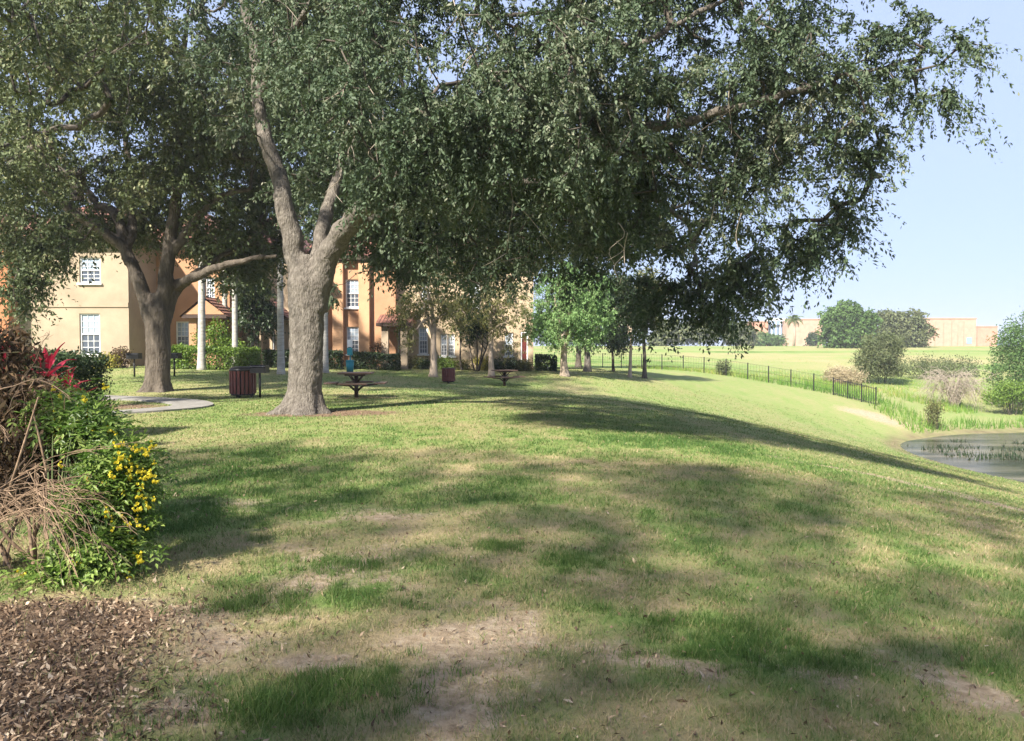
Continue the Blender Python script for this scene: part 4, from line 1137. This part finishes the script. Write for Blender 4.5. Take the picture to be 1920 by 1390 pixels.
shrub('waterside_bush', 1750, 46, 'small olive bush standing on the pond bank', 'shrub', [E(1750, 768, 46, .4, .35, .45), E(1748, 790, 46, .3, .3, .4)], 1500, .12, .05, M['olive_leaf'], clump=.14)
shrub('waterside_bush', 1715, 68, 'loose green scrub behind the grey dead bush', 'shrub', [E(1730, 690, 70, 2.0, 1.5, .9), E(1790, 690, 72, 2.2, 1.6, .9)], 6000, .18, .07, M['far_leaf2'], clump=.25)
shrub('fence_weed', 1355, 58.2, 'soft green weed growing against the fence', 'shrub', [E(1357, 690, 58.2, .55, .4, .45)], 1100, .16, .05, M['far_leaf2'], clump=.14)

def dead_bush(name, b, label, n, h, w, r, mat, seed, sub=5, group=None, lean=(0, 0)):
    root = empty(name, b, label, 'bush', group)
    rr = np.random.default_rng(seed); tb = TB()
    b = np.array(b)
    for k in range(n):
        a = rr.uniform(0, 2 * math.pi); q = rr.uniform(.5, 1.0)
        e = b + np.array((math.cos(a) * w * q + lean[0], math.sin(a) * w * .7 * q + lean[1], h * rr.uniform(.05, .95)))
        mid = b + np.array((math.cos(a) * w * .4 * q + lean[0] * .5, math.sin(a) * w * .3 * q, h * rr.uniform(.45, .95)))
        p = smooth_path([b + rr.normal(size=3) * (.12, .12, 0), mid, e], 10); p[1:] += rr.normal(size=(9, 3)) * .02 * w
        tb.tube(p, np.linspace(r, r * .3, 10), 4)
        for j in range(sub):
            i = rr.integers(3, 9); s_ = p[i]
            dirn = unit(p[i] - p[i - 1] + rr.normal(size=3) * .5) * w * rr.uniform(.2, .5)
            dirn[2] -= .1 * w
            tb.tube(smooth_path([s_, s_ + dirn * .5 + rr.normal(size=3) * .02 * w, s_ + dirn + (0, 0, -.1 * w)], 6), np.linspace(r * .5, r * .2, 6), 3)
    tag(put(tb.build('bare_branches', mat, None), root), kind='stuff')
    return root
dead_bush('dead_bush', on(1790, 55), 'bare grey dead bush of arching twigs by the water', 70, 2.6, 2.9, .024, M['twig'], 5, 9)
for k, (px, py, d_, w_) in enumerate(((1590, 703, 62, 1.3), (1570, 698, 64, 1.0))):
    q = on(px, d_)
    shrub('dry_reed_clump', px, d_, ('tan dry reed clump right behind the fence panels', 'smaller tan reed clump behind the fence, further left')[k], 'reeds', [(q[0], q[1], q[2] + .6, w_, .7, .6)], 1800, .35, .04, M['reed'], 'dry reeds', clump=.2)

# grass blades scattered on the ground
def blades(px_range, n, dmin, dmax, hmin, hmax, wmin, wk, test=None, xr=None):
    dd = np.exp(rng.uniform(math.log(dmin), math.log(dmax), n))
    x_ = rng.uniform(-.72, .72, n) * dd if xr is None else rng.uniform(*xr, n)
    return x_, dd
def build_blades(name, x_, y_, hh, ww, tone, mat, label, lean=.6):
    n = len(x_)
    z_ = hz(x_, y_)
    a = rng.uniform(0, 2 * math.pi, n)
    s = np.c_[np.cos(a), np.sin(a), 0 * a] * (ww / 2)[:, None]
    b = np.c_[x_, y_, z_ - .005]
    la = rng.uniform(0, 2 * math.pi, n); lk = np.abs(rng.normal(size=n)) * lean
    tip = b + np.c_[np.cos(la) * lk * hh, np.sin(la) * lk * hh, hh]
    v = np.stack([b - s, b + s, tip], 1).reshape(-1, 3)
    o = np_mesh(name, v, np.arange(n * 3).reshape(n, 3), mat, None, rnd=tone)
    return tag(o, label, 'grass', kind='stuff')
n = 720000
dd = np.exp(rng.uniform(math.log(2.3), math.log(62), n)); xx = rng.uniform(-.74, .74, n) * dd
dr, ba, mu, _ = masks(xx, dd)
tuft = fbm(xx * 5, dd * 5, 91, 3)
keep = ((dd < 45) | (xx < 8)) & (xx < 20) & (rng.random(n) < np.clip(1.1 - .95 * ba - 1.3 * mu, .06, 1) * np.clip(.45 + 1.6 * (tuft - .35), .15, 1))
on_path = (np.min(np.hypot(xx[:, None] - cp[None, ::2, 0], dd[:, None] - cp[None, ::2, 1]), 1) < .66) if False else np.zeros(n, bool)
for k in range(0, 160, 2):
    on_path |= (np.hypot(xx - cp[k, 0], dd - cp[k, 1]) < .54)
keep &= ~on_path
xx, dd, dr, tuft = xx[keep], dd[keep], dr[keep], tuft[keep]
hh = (.018 + .045 * rng.random(len(xx)) ** 1.5) * (.55 + .9 * np.clip(1 - dr, 0, 1)) * np.where(dd > 12, .8, 1)
ww = np.clip(.0013 * dd, .0035, .05)
tone = np.clip(dr * .9 + rng.normal(size=len(xx)) * .24 - .02, 0, 1)
build_blades('grass', xx, dd, hh, ww, tone, M['grass'], 'short patchy green and straw coloured lawn grass', .8)
# lush tufts
xs_, ys_, hs_ = [], [], []
for c, rx, ry in LUSH[:9] + LUSH[11:]:
    k = 1500; m_ = 26
    tx_ = rng.normal(size=(m_, 2)) * (rx * .75, ry * .75); ti_ = rng.integers(0, m_, k)
    xs_.append(c[0] + tx_[ti_, 0] + rng.normal(size=k) * .035); ys_.append(c[1] + tx_[ti_, 1] + rng.normal(size=k) * .035); hs_.append(.02 + .05 * rng.random(k))
xs_, ys_, hs_ = map(np.concatenate, (xs_, ys_, hs_))
build_blades('grass', xs_, ys_, hs_, np.full(len(xs_), .0045), np.clip(rng.normal(size=len(xs_)) * .12 + .18, 0, 1), M['grass'], 'longer lush green grass tufts in the near lawn', .5)
# marsh grass round the far side of the pond
n = 90000
yy = rng.uniform(43, 95, n); xx = rng.uniform(10, 62, n)
zz = hz(xx, yy)
fx = np.interp(yy, [50, 64], [23.5, 7.5]); fx = np.where(yy < 50, 22.2, fx)
ok = (xx > fx + .3) & (zz > WATER_Z + .12) & (rng.random(n) < np.clip(1.5 - (yy - 45) / 22, .04, 1)) & (fbm(xx * .3, yy * .3, 71) > .38)
xx, yy = xx[ok], yy[ok]
build_blades('marsh_grass', xx, yy, (.2 + .5 * rng.random(len(xx))) * np.clip(1.2 - (yy - 45) / 25, .25, 1), np.full(len(xx), .05), np.clip(fbm(xx * .25, yy * .25, 81) * .9 + np.clip((yy - 52) / 40, 0, .4) - .05 + rng.normal(size=len(xx)) * .15, 0, 1), M['marsh'], 'tall bright marsh grass along the far pond bank', .35)
# weeds standing in the shallow water
n = 9000
xx = rng.uniform(20, 36, n); yy = rng.uniform(28, 42, n); zz = hz(xx, yy)
ok = (zz < WATER_Z) & (fbm(xx * .5, yy * 1.1, 99) > .53)
xx, yy = xx[ok], yy[ok]
o = build_blades('pond_weed', xx, yy, .12 + .2 * rng.random(len(xx)), np.full(len(xx), .06), rng.random(len(xx)) * .5, M['dark_leaf'], 'dark weeds standing in the shallow pond', .5)
co = np.empty(len(o.data.vertices) * 3, np.float32); o.data.vertices.foreach_get('co', co); co = co.reshape(-1, 3, 3)
co[:, :, 2] += (WATER_Z - .02 - co[:, :1, 2]); o.data.vertices.foreach_set('co', co.ravel())

# ---------------------------------------------------------------- far trees and buildings
def far_tree(px, d, label, ells, n_att, per, ll, lmat, r=.3, fork=2.0, seed=50):
    return small_tree(px, d, label, 'far trees beyond the field', r, fork, ells, n_att, per, ll, ll * .55, lmat, M['branch'], name='field_tree', spread=.55, thr=.42, seed=seed, up=.5)
far_tree(1590, 128, 'dense round green tree in front of the far school', [E(1575, 600, 128, 3.0, 3, 2.4), E(1610, 600, 128, 2.6, 3, 2.3), E(1560, 630, 128, 2.0, 2.2, 1.8), E(1595, 630, 128, 3.2, 3, 1.7), E(1622, 632, 128, 1.6, 2, 1.4), E(1590, 580, 128, 1.9, 2, 1.3)], 420, 60, .45, M['far_leaf'], seed=51)
far_tree(1685, 132, 'grey green spreading tree right of the dense round tree', [E(1665, 605, 132, 2.8, 3, 2.0), E(1705, 605, 132, 2.6, 3, 2.2), E(1690, 630, 132, 3.6, 3, 1.5), E(1725, 622, 132, 1.8, 2, 1.5)], 400, 55, .42, M['far_leaf2'], seed=52)
far_tree(1385, 170, 'far tree peeking out at the edge of the oak foliage', [E(1385, 622, 170, 2.5, 3, 2.2), E(1400, 630, 170, 2.2, 2.4, 1.5), E(1370, 632, 170, 1.8, 2, 1.4)], 200, 40, .5, M['far_leaf2'], seed=53)
far_tree(1430, 185, 'low dark far tree left of the school', [E(1425, 634, 185, 2.4, 2.4, 1.2), E(1450, 637, 185, 2.4, 2.4, .9)], 150, 40, .5, M['far_leaf'], seed=54)
far_tree(1330, 165, 'far tree seen between hanging oak twigs', [E(1330, 615, 165, 2.8, 3, 2.6), E(1300, 622, 165, 3, 3, 2.2)], 220, 40, .5, M['far_leaf2'], seed=55)
far_tree(1250, 160, 'far bushy tree behind the fence left of the hanging twigs', [E(1255, 620, 160, 3.2, 3, 2.4), E(1235, 635, 160, 2.2, 2.4, 1.4)], 220, 40, .5, M['far_leaf2'], seed=56)
far_tree(1520, 180, 'small dark far tree by the foot of the school wall', [E(1525, 634, 180, 1.2, 1.3, 1.0)], 60, 40, .45, M['dark_leaf'], r=.15, fork=1, seed=57)
# cabbage palm in front of the school
b = on(1488, 165)
root = empty('cabbage_palm', b, 'slim cabbage palm in front of the far school', 'palm tree')
hgt = P(1488, 600, 165)[2] - b[2]
MB().tube([(0, 0, -.2), (.1, 0, hgt * .5), (.0, 0, hgt)], [.3, .22, .2], 10).build('trunk', M['bark_pale'], root, True)
cab = frond_mesh('frond', 2.0, 1.0, M['palm_leaf'], 12, .9, .12)
for k in range(16): link_part('frond', cab, root, (0, 0, hgt), (0, .5 - k * .1, k * 2.4), random.uniform(.8, 1.1))

def far_building(label, cat, blocks, d, wins=(), name='school_building', pil=()):
    pts = np.array([[*P(q[0], 648, d)[:1], P(q[1], 648, d)[0]] for q in blocks])
    root = empty(name, (pts.mean(), d + 6, H(pts.mean(), d)), label, cat)
    for k, (a, b_, top, mat, dy, pname) in enumerate(blocks):
        A, B_, T = P(a, 648, d)[0], P(b_, 648, d)[0], P(a, top, d)[2]
        put(MB().box(((A + B_) / 2, d + dy + 8, (T - 1) / 2), (B_ - A - .01, 16, T + 1)).build(pname, M[mat]), root)
        if pname == 'wall':
            put(MB().box(((A + B_) / 2, d + dy + 8, T + .12), (B_ - A + .2, 16.3, .25)).build('parapet', M['school_tan']), root)
    for (a, b_, c, e, mat, nm) in wins:
        A, B_, C, D_ = P(a, e, d)[0], P(b_, e, d)[0], P(a, e, d)[2], P(b_, c, d)[2]
        put(MB().box(((A + B_) / 2, d - .03, (C + D_) / 2), (B_ - A, .12, D_ - C)).build(nm, M[mat]), root)
    return root
far_building('low far school with blue glazed centre and tan wing', 'school', [(1415, 1440, 604, 'school_red', 0, 'wall'), (1440, 1470, 601, 'blue_glass', 1.5, 'glazed_wall'), (1470, 1536, 600, 'school_tan', -2, 'wall')], 210,
             [(1438, 1472, 597.5, 602, 'white', 'roof_band'), (1500, 1507, 606, 618, 'school_red', 'panel'), (1518, 1525, 606, 618, 'school_red', 'panel')] + [(1446 + k * 8, 1446.8 + k * 8, 602, 640, 'white', 'mullion') for k in range(3)])
far_building('plain tan box building on the far right skyline', 'building', [(1738, 1830, 598, 'school_tan', 0, 'wall')], 200,
             [(1812, 1822, 633, 645, 'blue_glass', 'window'), (1752, 1753.2, 603, 650, 'school_red', 'pilaster'), (1783, 1784.2, 600, 650, 'school_red', 'pilaster'), (1806, 1807, 603, 650, 'school_red', 'pilaster'), (1795, 1796, 610, 650, 'school_red', 'pilaster'), (1768, 1769, 606, 650, 'school_red', 'pilaster')], name='box_building')
far_building('red walled building right of the tan box building', 'building', [(1833, 1870, 613, 'school_red', 0, 'wall')], 230, name='red_building')

# ---------------------------------------------------------------- near left: ti plants, flowering bush, dead brush, leaf litter
def strap_leaf(name, L, w, sag, mat):
    n = 9; t = np.linspace(0, 1, n)
    c = np.c_[L * t * (1 - .2 * t), 0 * t, L * (.75 * t - sag * t * t)]
    ww = w * np.sin(np.clip(t * 1.02 + .06, 0, 1) * math.pi) ** .7
    V, Fc = [], []
    for k in range(n):
        V += [tuple(c[k] + (0, -ww[k] / 2, .012)), tuple(c[k]), tuple(c[k] + (0, ww[k] / 2, .012))]
    for k in range(n - 1):
        a = k * 3; Fc += [(a, a + 1, a + 4, a + 3), (a + 1, a + 2, a + 5, a + 4)]
    me = bpy.data.meshes.new(name); me.from_pydata(V, [], Fc); me.update(); me.materials.append(mat)
    a = me.attributes.new('rnd', 'FLOAT', 'FACE'); a.data.foreach_set('value', np.repeat(rng.random(n - 1), 2).astype(np.float32))
    return me
straps = [strap_leaf('leaf', .55, .10, .35, M['red_leaf']), strap_leaf('leaf', .5, .095, .55, M['red_leaf']), strap_leaf('leaf', .45, .085, .15, M['red_leaf'])]
def ti_plant(px, d, h, n, label):
    b = on(px, d)
    root = empty('ti_plant', b, label, 'plant', 'crimson ti plants')
    MB().tube([(0, 0, -.05), (.02, 0, h * .5), (0, 0, h)], [.022, .02, .016], 8).build('stem', M['branch'], root, True)
    for k in range(n):
        link_part('leaf', straps[k % 3], root, (0, 0, h - .05 + .1 * k / n), (0, .75 - 1.55 * k / n, k * 2.4), random.uniform(.8, 1.1))
ti_plant(88, 11.2, 1.12, 24, 'crimson strap leaved plant in front of the dark hedge, upper one')
ti_plant(118, 10.6, .82, 22, 'lower crimson plant just above the yellow flowers')
ti_plant(8, 10.8, 1.25, 20, 'crimson plant at the left edge behind the dry brush')

# flowering bush
fb = G(165, 1098)
fe = [E(165, 800, 5.75, .26, .3, .20), E(120, 770, 5.9, .2, .25, .12), E(220, 880, 5.5, .20, .28, .24), E(190, 960, 5.4, .28, .28, .22), E(205, 1035, 5.3, .22, .26, .16), E(110, 1075, 5.15, .22, .2, .09), E(250, 890, 5.5, .14, .2, .2)]
fbush = empty('flowering_bush', fb, 'green bush dotted with yellow flower clusters at the left', 'bush')
nc = 420
cc = fill(fe, nc, 2.2, None); cc[:, 2] = np.maximum(cc[:, 2], hz(cc[:, 0], cc[:, 1]) + .05)
tb = TB()
roots = np.array([fb + (random.uniform(-.25, .2), random.uniform(-.1, .35), -.03) for _ in range(9)])
for k in range(nc):
    s_ = roots[k % 9]; e = cc[k]
    if k < 90:
        m_ = (s_ * .45 + e * .55) + (0, 0, .16); tb.tube(smooth_path([s_, m_, e], 8), np.linspace(.009, .003, 8), 4)
tag(put(tb.build('stems', M['green_stem'], None), fbush), kind='stuff')
# pinnate leaves: leaflets in pairs on drooping stalks
LV, LF, LR = [], [], []
def leaflets(c, dirn, n, ll, lw, tone):
    dirn = unit(dirn)
    side = unit(np.cross(dirn, (0, 0, 1.0)) + 1e-4); upv = np.cross(side, dirn)
    for k in range(n):
        for s2 in ((-1, 1) if k < n - 1 else (0,)):
            p = c + dirn * (.035 * (k + .6)) + np.array((0, 0, -.004 * k * k))
            dv = unit(dirn * .75 + side * s2 * .8 + np.array((0, 0, -.25)) + rng.normal(size=3) * .18)
            sv = unit(np.cross(dv, upv + rng.normal(size=3) * .25)); nv = np.cross(sv, dv)
            i = len(LV)
            LV.extend([p, p + dv * ll * .4 + sv * lw / 2 + nv * .004, p + dv * ll, p + dv * ll * .4 - sv * lw / 2 + nv * .004, p + dv * ll * .45 - nv * .003])
            LF.extend([(i, i + 1, i + 4), (i + 1, i + 2, i + 4), (i + 2, i + 3, i + 4), (i + 3, i, i + 4)])
            LR.extend([min(1, max(0, tone + rng.normal() * .15))] * 4)
for k in range(nc):
    for j in range(5):
        leaflets(cc[k] + rng.normal(size=3) * .05, rng.normal(size=3) + (0.2, -.3, -.25), 4, .055, .021, rng.random())
put(np_mesh('foliage', np.array(LV), np.array(LF), M['bush_leaf'], None, rnd=LR), fbush)
def flower_mesh():
    V, Fc = [], []
    r2 = np.random.default_rng(4)
    for k in range(7):
        c = r2.normal(size=3) * .022
        ax = unit(r2.normal(size=3) + (0, -.6, .4)); u = unit(np.cross(ax, (.3, .1, 1))); w = np.cross(ax, u)
        for j in range(5):
            a = j * 2 * math.pi / 5
            dv = u * math.cos(a) + w * math.sin(a); sv = np.cross(ax, dv)
            i = len(V); V += [tuple(c - ax * .02), tuple(c + dv * .012 + sv * .008 + ax * .006), tuple(c + dv * .021 + ax * .012), tuple(c + dv * .012 - sv * .008 + ax * .006)]
            Fc.append((i, i + 1, i + 2, i + 3))
    me = bpy.data.meshes.new('flower_cluster'); me.from_pydata(V, [], Fc); me.update(); me.materials.append(M['flower'])
    a = me.attributes.new('rnd', 'FLOAT', 'FACE'); a.data.foreach_set('value', r2.random(len(Fc)).astype(np.float32))
    return me
fm = flower_mesh()
fl = [(120, 742), (160, 735), (168, 775), (158, 800), (150, 765), (260, 840), (275, 855), (285, 870), (262, 868), (250, 880), (290, 890), (268, 895), (292, 910), (280, 925), (246, 905), (240, 945), (258, 950), (265, 965), (245, 970), (238, 985), (225, 1005), (240, 1010), (260, 1020), (268, 1045), (262, 1060), (215, 980), (150, 1060), (165, 1055), (175, 1050), (235, 1080), (70, 1095), (140, 1112), (272, 845), (255, 858), (225, 850), (205, 870), (200, 905), (232, 925), (128, 755), (215, 825), (240, 830), (270, 915)]
fl = fl + [(a + random.gauss(-25, 35), b_ + random.gauss(0, 22)) for a, b_ in fl]
fl = [(a + random.gauss(-4, 10), b_ + random.gauss(0, 8)) for a, b_ in fl if a < 300]
for k, (a, b_) in enumerate(fl):
    q = P(a, b_, 5.12 + .2 * random.random() + (.45 if b_ < 820 else 0)); q[2] = max(q[2], H(q[0], q[1]) + .03)
    o = bpy.data.objects.new('flower_cluster', fm); col.objects.link(o); o.location = q - fb; o.rotation_euler = (random.uniform(-.5, .5), random.uniform(-.5, .5), random.uniform(-1, 1)); s_ = random.uniform(.3, .7); o.scale = (s_,) * 3; o.parent = fbush

# dry brush
db = on(20, 5.2)
brush = empty('dry_brush', db, 'tangled brown dead brush left of the yellow flowered bush', 'bush')
tb = TB(); rr = np.random.default_rng(77)
fan = []
for k in range(26):
    a = (rr.uniform(-60, 110), rr.uniform(880, 960)); d1 = rr.uniform(4.75, 5.2)
    e = (a[0] + rr.uniform(20, 170), a[1] + rr.uniform(40, 200)); fan.append((a, e, d1))
for k in range(16):
    a = (rr.uniform(-80, 30), rr.uniform(900, 1010)); d1 = rr.uniform(4.8, 5.3)
    e = (a[0] + rr.uniform(120, 240), a[1] - rr.uniform(-20, 110)); fan.append((a, e, d1))
for k in range(26):
    a = (rr.uniform(-80, 60), rr.uniform(700, 1000)); d1 = rr.uniform(5.2, 5.9)
    e = (a[0] + rr.uniform(20, 150), a[1] - rr.uniform(-60, 160)); fan.append((a, e, d1))
for a, e, d1 in fan:
    p0 = P(*a, d1); p2 = P(*e, d1 - rr.uniform(-.15, .25)); p2[2] = max(p2[2], H(p2[0], p2[1]) + .02)
    p1 = (p0 + p2) / 2 + (0, rr.uniform(-.1, .1), rr.uniform(.0, .10))
    p = smooth_path([p0, p1, p2], 10); p[1:-1] += rr.normal(size=(8, 3)) * .006
    r0 = rr.uniform(.0016, .0052)
    tb.tube(p, np.linspace(r0, r0 * .35, 10), 5)
    for j in range(5):
        i = rr.integers(2, 9); dirn = unit(p[min(9, i + 1)] - p[i] + rr.normal(size=3) * .022) * rr.uniform(.06, .22)
        tb.tube(smooth_path([p[i], p[i] + dirn * .5 + rr.normal(size=3) * .012, p[i] + dirn + (0, 0, -.03)], 6), np.linspace(r0 * .6, r0 * .25, 6), 4)
for k in range(16):   # main stems from the ground
    s_ = db + np.array((rr.uniform(-.5, .25), rr.uniform(-.1, .5), -.04)); e = P(rr.uniform(-60, 90), rr.uniform(720, 950), 5.3 + rr.uniform(-.2, .5))
    tb.tube(smooth_path([s_, (s_ + e) / 2 + rr.normal(size=3) * .06, e], 9), np.linspace(.014, .005, 9), 6)
tag(put(tb.build('branches', M['dry_stem'], None), brush), kind='stuff')
be = [E(20, 800, 5.9, .42, .35, .42), E(70, 760, 6.1, .3, .35, .22), E(30, 900, 5.7, .35, .3, .25), E(-40, 700, 6.2, .5, .4, .45), E(80, 850, 5.7, .25, .25, .25)]
c = fill(be, 9000, 3, None); 
v, f = leaves_geo(c, .07, .022, .3, .5)
put(np_mesh('dry_leaves', v, f, M['brown_leaf'], None, rnd=rng.random(len(c))), brush)

# leaf litter on the mulch
n = 180000
dd = np.exp(rng.uniform(math.log(2.4), math.log(22), n)); xx = rng.uniform(-.74, .72, n) * dd
_, ba, mu, _ = masks(xx, dd)
keep = (rng.random(n) < np.clip(mu * 1.2, 0, 1)) | (rng.random(n) < .03)
on_path = np.zeros(n, bool)
for k in range(0, 160, 2): on_path |= (np.hypot(xx - cp[k, 0], dd - cp[k, 1]) < .54)
keep &= ~on_path
xx, dd = xx[keep], dd[keep]
c = np.c_[xx, dd, hz(xx, dd) + .006 + .012 * rng.random(len(xx))]
v, f = leaves_geo(c, .02 + .028 * rng.random(len(c)) ** 2, .008 + .011 * rng.random(len(c)) ** 2, 1.1, 0, jit=.5)
o = np_mesh('leaf_litter', v, f, M['litter'], None, rnd=np.clip(rng.random(len(xx)) ** 1.4, 0, 1))
tag(o, 'brown fallen leaves covering the mulch in the lower left corner', 'leaf litter', kind='stuff')
bpy.context.view_layer.update()

# ---------------------------------------------------------------- summer haze
hm = bpy.data.materials.new('haze'); hm.use_nodes = True
hn = hm.node_tree.nodes; hn.remove(hn['Principled BSDF'])
pv = hn.new('ShaderNodeVolumePrincipled'); pv.inputs['Color'].default_value = (.93, .95, 1, 1); pv.inputs['Density'].default_value = HAZE
hm.node_tree.links.new(pv.outputs[0], hn['Material Output'].inputs['Volume'])
hb = MB().box((0, 320, 4.5), (1240, 800, 25)).build('haze', hm)
tag(hb, 'thin pale summer haze in the air', 'haze', kind='stuff')
